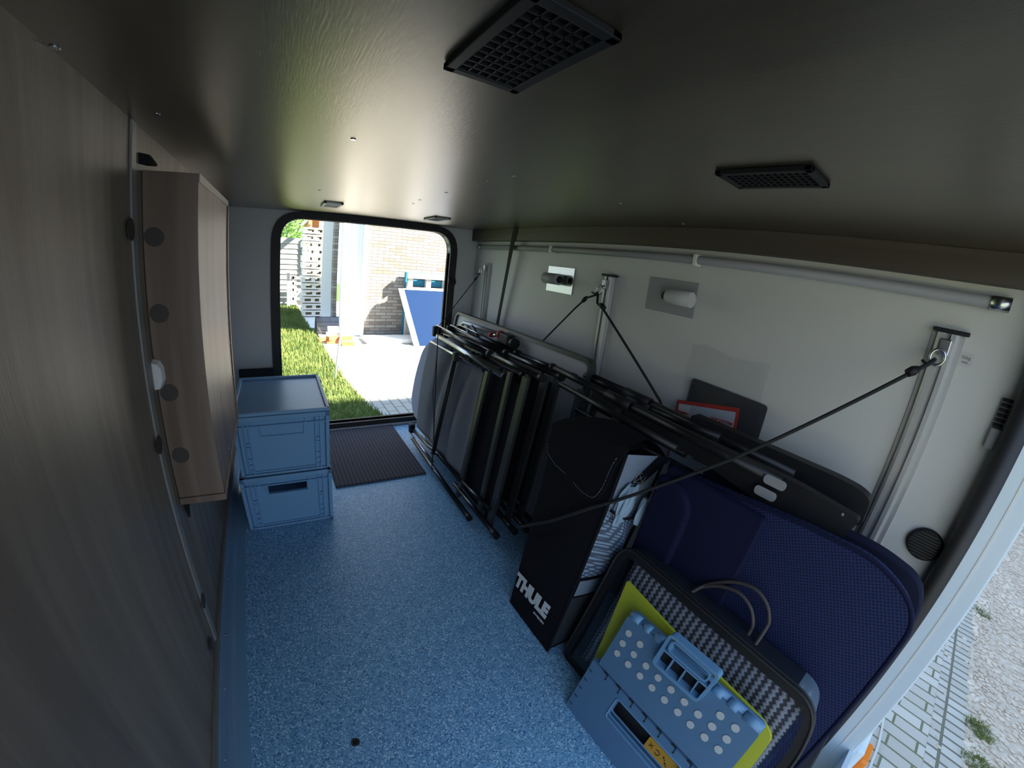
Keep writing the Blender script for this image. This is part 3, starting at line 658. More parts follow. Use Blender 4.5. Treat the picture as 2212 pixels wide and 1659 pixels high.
# ================================================================== GREY RECLINER CHAIRS folded, lying on one side
def far_chair():
    t = thing('folding_chair', (0.87, -0.6, 0.0), 'folded chair', 'chair', 'grey folded recliner chairs by the far door')
    T = lambda *a, **k_: MB().tube(*a, **k_)
    T([(0.976, -0.299, 0.588), (0.9745, -0.955, 0.572)], 0.0118, 14).build('armrest_tube', M_CHAIRS, t)
    T([(0.974, -0.952, 0.572), (0.974, -0.972, 0.572)], 0.0128, 14).build('tube_cap', M_BLACKP, t)
    o = T([(1.009, -0.237, 0.609), (1.009, -0.774, 0.611)], 0.0125, 14).build('side_tube', M_CHAIRM, t)
    T([(1.009, -0.765, 0.611), (1.009, -0.790, 0.611)], 0.0145, 14).build('collar', M_BLACKP, o)
    T([(1.009, -0.79, 0.611), (1.010, -1.125, 0.616)], 0.0100, 14).build('inner_tube', M_CHAIRM, o)
    T([(1.010, -1.12, 0.616), (1.010, -1.145, 0.616)], 0.0125, 14).build('tube_cap', M_BLACKP, o)
    T([(0.951, -0.270, 0.551), (0.953, -0.836, 0.562)], 0.0065, 10).build('fabric_rod', M_CHAIRS, t)
    T([(0.990, -0.24, 0.632), (0.992, -0.55, 0.628)], 0.0035, 8).build('wire', M_STEEL, t)
    MB().box(0.970, 1.012, -0.252, -0.228, 0.575, 0.628, 0.004).build('hinge_bracket', M_BLACKP, t)
    # lower side
    T([(0.879, -0.245, 0.072), (0.880, -0.50, 0.085), (0.881, -0.56, 0.098), (0.884, -0.86, 0.101)], 0.0095, 12).build('seat_tube', M_CHAIRM, t)
    o = T([(0.857, -0.325, 0.050), (0.852, -1.000, 0.024)], 0.0105, 12).build('leg', M_CHAIRM, t)
    T([(0.852, -0.996, 0.024), (0.852, -1.018, 0.023)], 0.0125, 12).build('foot_cap', M_BLACKP, o)
    T([(0.868, -0.25, 0.045), (0.866, -0.60, 0.052)], 0.006, 10).build('leg_brace', M_STEEL, t)
    o = T([(0.884, -0.80, 0.050), (0.883, -1.14, 0.042)], 0.0100, 12).build('leg', M_CHAIRM, t)
    T([(0.883, -1.136, 0.042), (0.883, -1.172, 0.040)], 0.0125, 12).build('foot_cap', M_BLACKP, o)
    T([(0.8855, -0.86, 0.100), (0.886, -1.10, 0.115)], 0.0075, 10).build('seat_tube', M_CHAIRM, t)
    MB().box(0.862, 0.892, -0.262, -0.232, 0.05, 0.10, 0.004).build('hinge_bracket', M_BLACKP, t)
    # flat cross bars
    for (ya, za, yb, zb, oa, w) in ((-0.878, 0.570, -0.850, 0.02, 0.0, 0.0115), (-1.010, 0.604, -1.012, 0.04, 0.010, 0.010), (-1.100, 0.612, -1.090, 0.03, 0.016, 0.016)):
        xa, xb2 = 0.870+oa+0.13*za, 0.870+oa+0.13*zb
        MB().prism([(xa, ya-w, za), (xa, ya+w, za), (xa+0.012, ya+w, za), (xa+0.012, ya-w, za)], [(xb2, yb-w, zb), (xb2, yb+w, zb), (xb2+0.012, yb+w, zb), (xb2+0.012, yb-w, zb)]).build('cross_bar', M_FLATBAR, t)
    T([(0.931, -0.628, 0.572), (0.859, -0.606, 0.10)], 0.0095, 12).build('support_bar', M_BLACKP, t)
    MB().box(0.918, 0.942, -0.642, -0.614, 0.545, 0.585, 0.004).build('pivot_bracket', M_BLACKP, t)
    # pleated seat cloth
    def cloth(u, v):
        y = -0.285-0.565*u+0.02*(v-0.5); z = 0.105+0.445*v
        fold = 0.0
        for c, wd in ((0.30+0.16*v*v, 0.07), (0.62+0.16*v*v, 0.08), (0.92, 0.10)):
            d = (u-c)/wd; fold += math.exp(-d*d)
        return (0.872+0.13*z+0.034*fold*(0.25+1.3*v*(1.25-v))-0.012*math.sin(PI*v)+0.001*math.sin(60*u)*(v > 0.9), y, z)
    MB().sheet(60, 24, cloth, (0.006, 0, 0)).build('seat_cloth', M_GREYSEAT, t)
    # thick head cushion
    pillow([(-0.075, 0.17), (-0.16, 0.10), (-0.38, 0.10), (-0.40, 0.565), (-0.235, 0.575), (-0.125, 0.49), (-0.075, 0.33)], 0.895, 0.13, 0.06, [0.07, 0.05, 0.03, 0.03, 0.06, 0.05, 0.09], 0.02, 8).build('head_cushion', M_GREYCUSH, t)
    # dark inner back cloth
    MB().prism(yz([(-0.86, 0.06), (-1.09, 0.06), (-1.09, 0.58), (-0.86, 0.56)], 0.893, 0.13), yz([(-0.86, 0.06), (-1.09, 0.06), (-1.09, 0.58), (-0.86, 0.56)], 0.897, 0.13)).build('back_cloth', M_BAGBLK, t)
    return t
c1 = far_chair(); tag(c1, 'grey folded recliner chair with pale head cushion, front one by the far door')
c2 = copy_tree(c1, (0.072, -0.010, 0.004)); tag(c2, 'second grey folded recliner chair, in the middle of the pile by the far door')
c3 = copy_tree(c1, (0.118, -0.022, 0.006)); tag(c3, 'rearmost grey folded recliner chair, next to the grey table by the far door')
# ================================================================== NAVY CHAIRS
M_DARKTUBE = mat('black_coated_tube', (0.022, 0.022, 0.024), 0.38, 0.4, 0.4)
def navy_chair(a, dy, front):
    t = thing('folding_chair', (a, -1.7, 0.0), 'folded chair', 'chair', 'navy folded recliner chairs by the near door')
    T = lambda *q, **k_: MB().tube(*q, **k_)
    xx = lambda z, o=0.0: a+0.13*z+o
    o = T([(xx(.635, .0), -1.093+dy, .640), (xx(.635), -1.370+dy, .632)], 0.0115, 14).build('side_tube', M_DARKTUBE, t)
    T([(xx(.635), -1.085+dy, .640), (xx(.635), -1.10+dy, .640)], 0.0135, 14).build('tube_cap', M_BLACKP, o)
    T([(xx(.632), -1.36+dy, .632), (xx(.63), -1.46+dy, .629)], 0.0155, 14).build('collar', M_BLACKP, o)
    T([(xx(.63), -1.46+dy, .629), (xx(.618), -1.90+dy, .617)], 0.0125, 14).build('side_tube', M_DARKTUBE, t)
    T([(xx(.61, -.045 if front else 0), -1.199+dy, .615), (xx(.60, -.045 if front else 0), -1.66+dy, .600)], 0.0085, 12).build('armrest_tube', M_DARKTUBE, t)
    T([(xx(.56, .0), -1.25+dy, .545), (xx(.54, .0), -1.62+dy, .540)], 0.009, 12).build('seat_tube', M_DARKTUBE, t)
    arm = rpoly([(-1.30+dy, .628), (-1.30+dy, .600), (-1.72+dy, .578), (-1.98+dy, .542), (-2.045+dy, .556), (-2.066+dy, .620), (-1.93+dy, .631)], [0.01, 0.01, 0.03, 0.03, 0.02, 0.012, 0.03])
    ao = MB().prism(yz(arm, a, .13, 0.0), yz(arm, a, .13, .022)).build('armrest', M_BLACKP, t)
    if front:
        MB().box(xx(.62)-0.001, xx(.62)+0.001, -2.035+dy, -2.031+dy, .556, .618).build('armrest_seam', M_GREYPL, ao)
        for (ya, z) in ((-1.865, .618), (-1.855, .588)):
            tag(MB().prism(yz(rpoly([(ya, z-.010), (ya-.05, z-.010), (ya-.05, z+.010), (ya, z+.010)], .01), a, .13, -.016), yz(rpoly([(ya, z-.010), (ya-.05, z-.010), (ya-.05, z+.010), (ya, z+.010)], .01), a, .13, -.013)).build('webbing_tab', M_GREYPL, t), 'grey webbing tab')
        MB().disc((xx(.555)-0.014, -1.965+dy, .560), (-1, 0, 0), 0.012, 0.006, 16).build('hinge_knob', M_BLACKP, t)
        MB().disc((xx(.555)-0.0205, -1.965+dy, .560), (-1, 0, 0), 0.004, 0.002, 10).build('hinge_bolt', M_STEEL, t)
    T([(xx(.05, .01), -1.20+dy, .045), (xx(.05, .01), -2.10+dy, .04)], 0.011, 12).build('leg', M_DARKTUBE, t)
    for y in (-1.25, -1.42):
        w = 0.011; za, zb = .61, .04
        MB().prism([(xx(za)-0.005, y-w, za), (xx(za)-0.005, y+w, za), (xx(za)+0.007, y+w, za), (xx(za)+0.007, y-w, za)], [(xx(zb)-0.005, y-w, zb), (xx(zb)-0.005, y+w, zb), (xx(zb)+0.007, y+w, zb), (xx(zb)+0.007, y-w, zb)]).build('cross_bar', M_FLATBAR, t)
    return t
n1 = navy_chair(1.000, 0.0, True); tag(n1, 'navy mesh folded chair with black armrest, front one by the near door')
# front chair: big air mesh panel with piping, seat cushions
a = 0.955
MP = [(-1.66, 0.004), (-2.203, 0.004), (-2.220, 0.535), (-2.13, 0.586), (-1.98, 0.580), (-1.66, 0.550)]
mo = pillow(MP, a, .13, 0.030, [.03, .006, .05, .06, .02, .02], 0.006, 6).build('mesh_back', M_NAVYM, n1)
mp = [tuple(q) for q in yz(rpoly(MP, [.03, .006, .05, .06, .02, .02], 8), a, .13, 0.002)]
MB().tube(mp, 0.0042, 8, closed=True).build('piping', M_NAVYC, mo)
pillow([(-1.665, 0.03), (-1.905, 0.03), (-1.918, 0.560), (-1.665, 0.565)], 0.930, .13, 0.022, 0.012, 0.006, 4).build('seat_cushion', M_NAVYC, n1)
pillow([(-1.655, 0.06), (-1.745, 0.06), (-1.765, 0.36), (-1.765, 0.50), (-1.73, 0.54), (-1.655, 0.545)], 0.915, .13, 0.024, [.02, .04, .06, .05, .04, .02], 0.010, 5).build('head_cushion', M_NAVYC, n1)
n2 = navy_chair(1.085, 0.0, False); tag(n2, 'navy folded chair with black armrest against the white wall, behind the front mesh one')
arm2 = rpoly([(-1.60, .650), (-1.60, .590), (-2.03, .572), (-2.066, .576), (-2.063, .636), (-2.036, .647), (-1.99, .651)], [0.01, 0.01, 0.02, 0.01, 0.015, 0.015, 0.03])
MB().prism(yz(arm2, 1.112, .08, 0.0), yz(arm2, 1.112, .08, .030)).build('armrest_pad', M_BLACKP, n2)
MB().tube([(1.160, -1.18, .633), (1.163, -1.396, .624)], 0.012, 14).build('rear_tube', M_DARKTUBE, n2)
MB().tube([(1.163, -1.38, .618), (1.164, -1.47, .616)], 0.0165, 14).build('rear_collar', M_BLACKP, n2)
MB().tube([(1.163, -1.47, .615), (1.165, -1.70, .622)], 0.014, 14).build('rear_tube', M_DARKTUBE, n2)
pillow([(-1.70, 0.02), (-2.215, 0.02), (-2.230, 0.50), (-2.205, 0.553), (-2.12, 0.572), (-1.70, 0.56)], 1.055, .11, 0.030, [.03, .05, .05, .05, .04, .02], 0.006, 5).build('mesh_back', M_NAVYR, n2)

# ================================================================== ELASTIC CORDS
def cord(pts, r, label, knob=None, name='elastic_cord'):
    t = thing(name, pts[0], label, 'cord', 'black elastic cords tying down the chairs')
    MB().tube(pts, r, 8).build('cord', M_CORD, t)
    if knob:
        p, d = Vector(knob[0]), Vector(knob[1]).normalized()
        MB().tube([p-d*0.012, p, p+d*0.014], [r*1.4, r*2.4, r*2.0], 10).build('knot', M_BLACKP, t)
    return t
c_far = cord([(1.250, -0.158, 0.905), (1.235, -0.150, 0.88), (1.012, -0.228, 0.632), (0.962, -0.330, 0.625), (0.914, -0.454, 0.544), (0.893, -0.511, 0.406), (0.862, -0.601, 0.151), (0.844, -0.634, 0.052), (0.848, -0.655, 0.030)], 0.0024, 'thin black cord from the farthest rail down over the front grey chair', ((1.235, -0.150, 0.88), (-0.7, -0.2, -0.7)))
MB().tube([(0.914, -0.456, 0.544), (0.886, -0.500, 0.36), (0.878, -0.545, 0.27), (0.861, -0.604, 0.151)], 0.0016, 6).build('cord_end', M_CORD, c_far)
cord([(1.250, -1.088, 0.905), (1.235, -1.045, 0.885), (1.225, -1.00, 0.838), (1.205, -0.835, 0.66), (1.19, -0.75, 0.56)], 0.0035, 'black cord from the middle rail running left down behind the grey table', ((1.232, -1.04, 0.880), (0, 0.6, -0.6)))
cord([(1.250, -1.085, 0.905), (1.238, -1.10, 0.875), (1.225, -1.145, 0.86), (1.21, -1.46, 0.635), (1.20, -1.52, 0.58)], 0.0042, 'black cord from the middle rail running right down behind the navy chairs', ((1.230, -1.135, 0.868), (0, -0.7, -0.4)))
cord([(1.252, -2.074, 0.930), (1.238, -2.066, 0.918), (1.225, -2.045, 0.897), (1.05, -1.79, 0.63), (0.926, -1.598, 0.448), (0.884, -1.563, 0.418), (0.849, -1.46, 0.318), (0.830, -1.352, 0.228), (0.848, -1.335, 0.222)], 0.0042, 'long thick black cord from the nearest rail across to the black bag', ((1.225, -2.045, 0.899), (-0.55, 0.65, -0.55)))

# ================================================================== BLACK LEVELLER BAG
bg_ = thing('carry_bag', (0.84, -1.52, 0.0), 'tall black bag reading THULE with grey net side, standing on the blue floor', 'bag')
Fbl, Fbr, Ftl, Ftr = Vector((.785, -1.425, 0.004)), Vector((.780, -1.622, 0.004)), Vector((.938, -1.318, .520)), Vector((.950, -1.572, .560))
def face(u, v, off=0.0, bulge=0.012):
    a_ = Fbl*(1-v)+Ftl*v; b_ = Fbr*(1-v)+Ftr*v; p = a_*(1-u)+b_*u
    n = Vector((-0.95, 0.0, 0.30)); return p + n*(off+bulge*math.sin(PI*min(max(u, 0), 1))*math.sin(PI*min(max(v, 0), 1)))
D0, D1 = Vector((.112, -.004, 0.0)), Vector((.124, -.038, -.012))
def side(u, v, off=0.0, bulge=0.006):   # near side panel, u from front edge to rear
    p = (Fbr*(1-v)+Ftr*v) + (D0*(1-v)+D1*v)*u
    return p+Vector((0, -1, 0.0))*(off+bulge*math.sin(PI*u)*math.sin(PI*v))
bd = MB(); nu, nv = 12, 20
front = [[face(i/nu, j/nv) for j in range(nv+1)] for i in range(nu+1)]
bd.sheet(nu, nv, lambda u, v: face(u, v))
bd.sheet(6, nv, lambda u, v: side(u, v))
def far_side(u, v): return (Fbl*(1-v)+Ftl*v)+(D0*(1-v)+D1*v)*u
bd.sheet(6, nv, far_side)
bd.sheet(nu, nv, lambda u, v: (far_side(1, v)*(1-u)+side(1, v, 0, 0)*u))
bd.sheet(nu, 8, lambda u, v: (far_side(v, 1)*(1-u)+side(v, 1, 0, 0)*u)+Vector((0, 0, 0.045*math.sin(PI*v)*(0.5+0.5*math.sin(PI*u)))))
bd.sheet(nu, 2, lambda u, v: (far_side(v, 0)*(1-u)+side(v, 0, 0, 0)*u))
bd.build('body', M_BAGBLK, bg_)
# flap over the top with stitched hem
FL = rpoly([(-0.03, 1.03), (-0.045, 0.86), (0.19, 0.81), (0.45, 0.79), (0.70, 0.75), (0.88, 0.75), (0.95, 0.83), (0.95, 0.93), (1.04, 1.03)], [0.02, 0.06, 0.06, 0.1, 0.1, 0.08, 0.06, 0.05, 0.02], 5)
fm = MB(); n_ = len(FL)
cen = face(0.5, 0.8, 0.011); vs = [cen]+[face(u, v, 0.006, 0.012) for u, v in FL]
fm.add(vs, [(0, 1+i, 1+(i+1) % n_) for i in range(n_)], True)
fm.add([face(u, v, 0.006) for u, v in FL]+[face(u, v, 0.0005) for u, v in FL], [(i, (i+1) % n_, n_+(i+1) % n_, n_+i) for i in range(n_)], True)
fm.sheet(12, 10, lambda u, v: (face(-0.03+1.06*u, 1.0+0.03*(1-v), 0.006)*(1-v)+(far_side(1, 1)*(1-u)+side(1, 1, 0, 0)*u)*v)+Vector((0, 0, 0.062*math.sin(PI*v)*(0.6+0.4*math.sin(PI*u)))))
flo = fm.build('flap', M_BAGBLK, bg_)
hem = inset([(u, v) for u, v in FL], 0.025)
hem = [h for h in hem if h[1] < 0.99]
k0 = max(range(len(hem)), key=lambda i: -hem[i][0]+hem[i][1]*0.01)
stm = MB()
for i in range(len(hem)-1):
    a3, b3 = face(hem[i][0], hem[i][1], 0.0095), face(hem[i+1][0], hem[i+1][1], 0.0095)
    L_ = (b3-a3).length
    if L_ > 0.2: continue
    nn_ = max(1, int(L_/0.006))
    for q in range(nn_):
        stm.tube([a3.lerp(b3, q/nn_), a3.lerp(b3, (q+0.6)/nn_)], 0.0005, 4)
tag(stm.build('stitching', M_STITCH, flo), 'pale stitched hem')
# writing
o3 = face(0.437, 0.170, 0.0, 0.0)+Vector((-0.95, 0, 0.3))*0.0105
ux = face(0.9, 0.19, 0, 0)-face(0.1, 0.19, 0, 0); uy = face(0.5, 0.5, 0, 0)-face(0.5, 0.0, 0, 0)
tag(text_mesh('logo_print', 'THULE', 0.050, M_WHITEPL, frame(o3, ux, uy), bg_, 0.0008, 0.0030, 1.0, (0.160, 0.044)), 'white lettering')
o4 = face(0.70, 0.108, 0.0, 0.0)+Vector((-0.95, 0, 0.3))*0.0102
text_mesh('small_print', 'SWEDEN', 0.0085, M_WHITEPL, frame(o4, ux, uy), bg_, 0.0003, 0.0002, 1.0, (0.048, 0.0065))
# side panel details
tag(MB().sheet(8, 16, lambda u, v: side(0.08+0.86*u, 0.70+0.30*v, 0.0015)).build('side_panel', M_BAGGREY, bg_), 'light grey-blue upper side panel')
pk = MB().sheet(12, 22, lambda u, v: side(0.08+0.86*u, 0.41+(0.345-0.035*math.sin(PI*u))*v, 0.002, 0.030*math.sin(PI*v*0.9+0.2)*math.sin(PI*u)**0.5+0.003*math.sin(14*u+9*v)*v))
pko = tag(pk.build('net_pocket', M_NET, bg_), 'grey net pocket')
MB().tube([side(0.06+0.90*k_/14, 0.755-0.035*math.sin(PI*k_/14), 0.012+0.008*math.sin(PI*k_/14)) for k_ in range(15)], 0.0038, 8).build('pocket_hem', M_BAGBLK, pko)
MB().sheet(6, 8, lambda u, v: side(0.08+0.86*u, 0.02+0.28*v, 0.0015)).build('side_panel', M_BAGNET2, bg_)
MB().sheet(6, 3, lambda u, v: side(0.08+0.86*u, 0.315+0.08*v, 0.004)).build('side_band', M_BAGGREY, bg_)
for u in (0.02, 0.98): MB().tube([side(u, v_/14, 0.002) for v_ in range(15)], 0.0045, 8).build('edge_binding', M_BAGBLK, bg_)
wb = MB(); q4 = [side(.34, .875, .005), side(.60, .875, .005), side(1.04, 1.0, .010), side(.78, 1.01, .010)]; wb.prism(q4, [Vector(p)+Vector((0, -0.003, 0)) for p in q4])
wo = wb.build('webbing_loop', M_BAGBLK, bg_)
xs = MB(); c4 = [side(.36, .882, .009), side(.58, .880, .009), side(.64, .922, .0095), side(.42, .925, .0095)]
for i_, j_ in ((0, 1), (1, 2), (2, 3), (3, 0), (0, 2), (1, 3)): xs.tube([c4[i_], c4[j_]], 0.0006, 4)
tag(xs.build('cross_stitch', M_STITCH, wo), 'pale cross stitch')
# crumpled cloth glove in the pocket
gl_ = MB()
def crump(u, v):
    th = 2*PI*u; r = (0.029+0.006*math.sin(3*th+4*v)+0.003*math.sin(7*th-6*v)+0.002*math.sin(11*th+9*v))*math.sin(PI*(0.14+0.78*v))**0.5
    c = side(0.32+0.05*v, 0.70+0.175*v, 0.012)
    return c+Vector((r*math.cos(th)*0.95, -0.5*abs(r)*math.sin(th), r*0.25*math.sin(2*th)))
gl_.sheet(48, 22, crump)
def crump2(u, v):
    th = 2*PI*u; r = 0.017+0.003*math.sin(4*th+5*v)
    c = side(0.66-0.02*v, 0.70+0.125*v, 0.030)
    return c+Vector((r*math.cos(th)*math.sin(PI*(0.15+0.75*v)), -0.4*r*math.sin(th), 0))
gl_.sheet(24, 14, crump2)
tag(gl_.build('work_glove', M_CLOTH), 'crumpled pale blue cloth glove poking from the side pocket of the black bag', 'glove')

# ================================================================== CLEAR ZIP BAG, RUG, YELLOW SHEET, STEP STOOL
VB = [(-1.655, 0.012), (-2.185, 0.012), (-2.190, 0.25), (-2.168, 0.345), (-1.66, 0.368)]
VBr = rpoly(VB, [.02, .02, .05, .07, .05], 8)
zb = thing('clear_zip_bag', (0.86, -1.93, 0.0), 'black edged clear zip bag with loop handles, standing behind the blue step stool', 'bag')
vi = inset(VBr, 0.018)
MB().ring(yz(VBr, .806, .30, 0), yz(vi, .806, .30, 0), yz(VBr, .816, .30, 0), yz(vi, .816, .30, 0)).build('front_border', M_BLACKP, zb)
sd_ = MB(); n_ = len(VBr); A1 = yz(VBr, .808, .30, 0); ins4 = inset(VBr, 0.012); B1 = [(x+0.075, y, max(z-0.004, .004)) for x, y, z in yz(ins4, .808, .30)]
isc = lambda i: (A1[i][1]+A1[(i+1) % n_][1])/2 < -2.06 and A1[i][2] > 0.03
sd_.add(A1+B1, [(i, (i+1) % n_, n_+(i+1) % n_, n_+i) for i in range(n_) if not isc(i)], True)
cg = MB().add(A1+B1, [(i, (i+1) % n_, n_+(i+1) % n_, n_+i) for i in range(n_) if isc(i)], True)
tag(cg.build('clear_gusset', M_VINYL2, zb), 'clear vinyl rear corner')
sd_.build('side_gusset', mat('smoky_gusset', (0.02, 0.024, 0.032), 0.35), zb)
MB().add([(x, max(y, -2.12), z) for x, y, z in B1], [tuple(range(n_))]).build('back_panel', M_BAGBLK, zb)
for o_ in (0.0, 0.010): MB().tube(yz(VBr, .806+o_, .30, -0.001), 0.0028, 8, closed=True).build('zipper', M_BLACK, zb)
MB().sheet(20, 14, lambda u, v: (.8045+.30*(0.03+0.32*v)+0.002*math.sin(13*u+5*v), -1.685-0.475*u, 0.03+0.32*v)).build('clear_window', M_VINYL, zb)
h1 = [(0.930, -1.822, .338), (0.955, -1.840, .342), (0.966, -1.862, .364), (0.972, -1.896, .390), (0.974, -1.936, .402), (0.972, -1.970, .390), (0.966, -1.990, .366), (0.960, -1.994, .345), (0.930, -1.996, .330)]
def smooth(P, n=6):
    P = [Vector(p) for p in P]; o = []
    for i in range(len(P)-1):
        p0, p1, p2, p3 = P[max(i-1, 0)], P[i], P[i+1], P[min(i+2, len(P)-1)]
        for k_ in range(n):
            t_ = k_/n; o.append(0.5*((2*p1)+(-p0+p2)*t_+(2*p0-5*p1+4*p2-p3)*t_*t_+(-p0+3*p1-3*p2+p3)*t_**3))
    o.append(P[-1]); return o
MB().tube(smooth(h1), 0.0042, 8).build('handle', M_BRONZE, zb)
h2 = [(p[0]+0.010 if 0 < i < 8 else p[0], p[1]-0.022, p[2]+0.024 if 0 < i < 8 else p[2]) for i, p in enumerate(h1)]
MB().tube(smooth(h2), 0.0042, 8).build('handle', M_BRONZE, zb)
for y_, z_ in ((-1.813, .336), (-1.828, .334), (-1.990, .326), (-2.004, .325)): MB().disc((.934, y_, z_), (-.9, 0, .4), 0.0035, 0.004, 8).build('rivet', M_STEEL, zb)

rg_ = MB()
def rugf(u, v):
    y = -1.70-0.45*u; z = 0.03+(0.315-0.02*u)*v
    return (.826+.30*z+0.005*math.sin(9*u+3*v)+0.003*math.sin(21*v), y, z)
rg_.sheet(50, 24, rugf, (0.035, 0, 0))
tag(rg_.build('folded_rug', M_RUG), 'grey and white zigzag patterned rug folded inside the clear zip bag', 'rug')
YP = [(-1.731, 0.324), (-1.765, 0.03), (-2.10, 0.03), (-2.142, 0.18), (-2.138, 0.272), (-2.110, 0.286), (-1.89, 0.304)]
yo = tag(lean_plate(rpoly(YP, [.004, .02, .02, .03, .014, .02, .03]), .772, .30, .006).build('yellow_sheet', M_YELLOW), 'yellow-green rounded sheet standing between the step stool and the clear bag', 'sheet')

ss = thing('step_stool', (.74, -1.95, 0.0), 'folded blue-grey plastic step stool with pale dots, leaning at the bottom right', 'stool')
a, b = .735, .30
def P3(y, z, off=0.0): return (a+b*z+off, y, z)
# upper dotted half and lower half, front skin plus rim depth
UP = rpoly([(-1.790, .155), (-2.118, .158), (-2.118, .300), (-1.792, .300)], [.004, .004, .012, .012])
MB().prism(yz(UP, a, b, -.004), yz(UP, a, b, .022)).build('top_panel', M_STOOL, ss)
sx0, sx1, sz0, sz1 = -2.052, -1.872, .078, .132       # grip slot
lo = MB()
for (y0, y1, z0, z1) in ((-2.125, sx0, .002, .152), (sx1, -1.775, .002, .152), (sx0, sx1, .002, sz0), (sx0, sx1, sz1, .152)):
    lo.prism(yz([(y0, z0), (y1, z0), (y1, z1), (y0, z1)], a, b, -.006), yz([(y0, z0), (y1, z0), (y1, z1), (y0, z1)], a, b, .010))
lo.build('lower_panel', M_STOOL, ss)
gr = MB()
for q in (0.0, 0.006, 0.012):
    rr_ = rpoly([(sx0-.002+q*.2, sz0-.004+q), (sx1+.002, sz0-.004+q), (sx1+.002, sz1), (sx0-.002, sz1)], .008)
    gr.tube(yz(rr_, a, b, -.006+q*0.9), 0.0022, 6, closed=True)
gr.build('grip_lip', M_STOOLH, ss)
MB().prism(yz([(sx0-.01, sz0-.01), (sx1+.01, sz0-.01), (sx1+.01, sz1+.01), (sx0-.01, sz1+.01)], a, b, .018), yz([(sx0-.01, sz0-.01), (sx1+.01, sz0-.01), (sx1+.01, sz1+.01), (sx0-.01, sz1+.01)], a, b, .020)).build('inner_panel', M_VENT, ss)
lb = tag(MB().prism(yz(rpoly([(-1.970, .086), (-2.050, .086), (-2.050, .118), (-1.970, .118)], .004), a, b, .004), yz(rpoly([(-1.970, .086), (-2.050, .086), (-2.050, .118), (-1.970, .118)], .004), a, b, .006)).build('warning_label', M_ORANGE, ss), 'orange label with black signs')
sy = MB(); 
def ln(p, q, r=0.0007): sy.tube([P3(p[0], p[1], .0036), P3(q[0], q[1], .0036)], r, 5)
ln((-1.978, .108), (-1.987, .099)); ln((-1.987, .108), (-1.978, .099))
sy.tube([P3(-2.000+.0055*math.cos(t_), .102+.0055*math.sin(t_), .0036) for t_ in [0.6+k_*0.5 for k_ in range(11)]], 0.0009, 5)
for c_ in ((-2.016, .106), (-2.024, .098)):
    sy.disc(P3(c_[0], c_[1], .0036), (-1, 0, .3), 0.0022, 0.0006, 10); sy.disc(P3(c_[0]-.004, c_[1]-.003, .0036), (-1, 0, .3), 0.0014, 0.0006, 10)
sy.build('label_print', M_DARKINK, lb)
# knuckle hinges
kn = MB()
for (y0, y1) in ((-1.795, -1.822), (-1.834, -1.852), (-1.864, -1.884), (-2.012, -2.034), (-2.046, -2.068), (-2.080, -2.115)):
    kn.tube([P3(y0, .297, .006), P3(y1, .297, .006)], 0.0108, 16)
kn.tube([P3(-1.793, .297, .009), P3(-2.117, .297, .009)], 0.0095, 12)
kn.build('top_hinge', M_STOOLH, ss)
for k_ in range(8):
    y = -1.812-k_*0.040; kl = MB()
    kl.box(a+b*.153-.0075, a+b*.153-.004, y-.012, y, .1535, .1550); kl.box(a+b*.148-.0075, a+b*.148-.004, y-.0132, y-.0118, .142, .155)
    kl.box(a+b*.142-.0075, a+b*.142-.004, y-.0142, y-.0108, .1405, .1435)
    kl.build('hinge_groove', M_DARKINK, ss)
for k_ in range(5): MB().box(a+b*(.02+.027*k_)-.0075, a+b*(.02+.027*k_)-.005, -1.789, -1.779, .018+.027*k_, .0195+.027*k_).build('side_groove', M_DARKINK, ss)
dm = MB()
DOT = [(-1.814, .270), (-1.814, .242), (-1.815, .2145), (-1.848, .270), (-1.848, .242), (-1.849, .2145), (-1.883, .243), (-1.884, .2155), (-1.917, .243), (-1.918, .216), (-1.951, .244), (-1.952, .2165), (-1.985, .245), (-1.986, .218), (-2.018, .246), (-2.018, .218), (-2.050, .276), (-2.050, .248), (-2.051, .220), (-2.082, .222), (-2.082, .278), (-2.082, .2495)]
for y, z in DOT:
    tag(MB().disc(P3(y, z-.004, -.0042), (-1, 0, .3), 0.0078, 0.0014, 20).build('grip_dot', M_DOT, ss), 'pale round grip dot')
hd = MB()
HP = rpoly([(-1.893, .268), (-2.008, .272), (-2.014, .345), (-1.894, .345)], .012, 6); HI = inset(HP, .006)
hd.ring(yz(HP, a, b, -.022), yz(HI, a, b, -.022), yz(HP, a, b, -.006), yz(HI, a, b, -.006))
GP = rpoly([(-1.905, .312), (-2.000, .314), (-2.000, .338), (-1.905, .338)], .011, 6); GI = inset(GP, .0035)
hd.ring(yz(GP, a, b, -.022), yz(GI, a, b, -.022), yz(GP, a, b, -.008), yz(GI, a, b, -.008))
for y in (-1.925, -1.955, -1.985): hd.prism(yz([(y, .276), (y-.002, .276), (y-.002, .313), (y, .313)], a, b, -.021), yz([(y, .276), (y-.002, .276), (y-.002, .313), (y, .313)], a, b, -.010))
hd.prism(yz([(-1.899, .306), (-2.008, .308), (-2.008, .3115), (-1.899, .3095)], a, b, -.021), yz([(-1.899, .306), (-2.008, .308), (-2.008, .3115), (-1.899, .3095)], a, b, -.010))
hd.build('carry_handle', M_STOOLH, ss)
bkh = rpoly([(-1.896, .272), (-2.006, .274), (-2.010, .309), (-1.897, .307)], .006)
MB().prism(yz(bkh, a, b, -.0045), yz(bkh, a, b, -.0065)).build('handle_recess', M_VENT, ss)

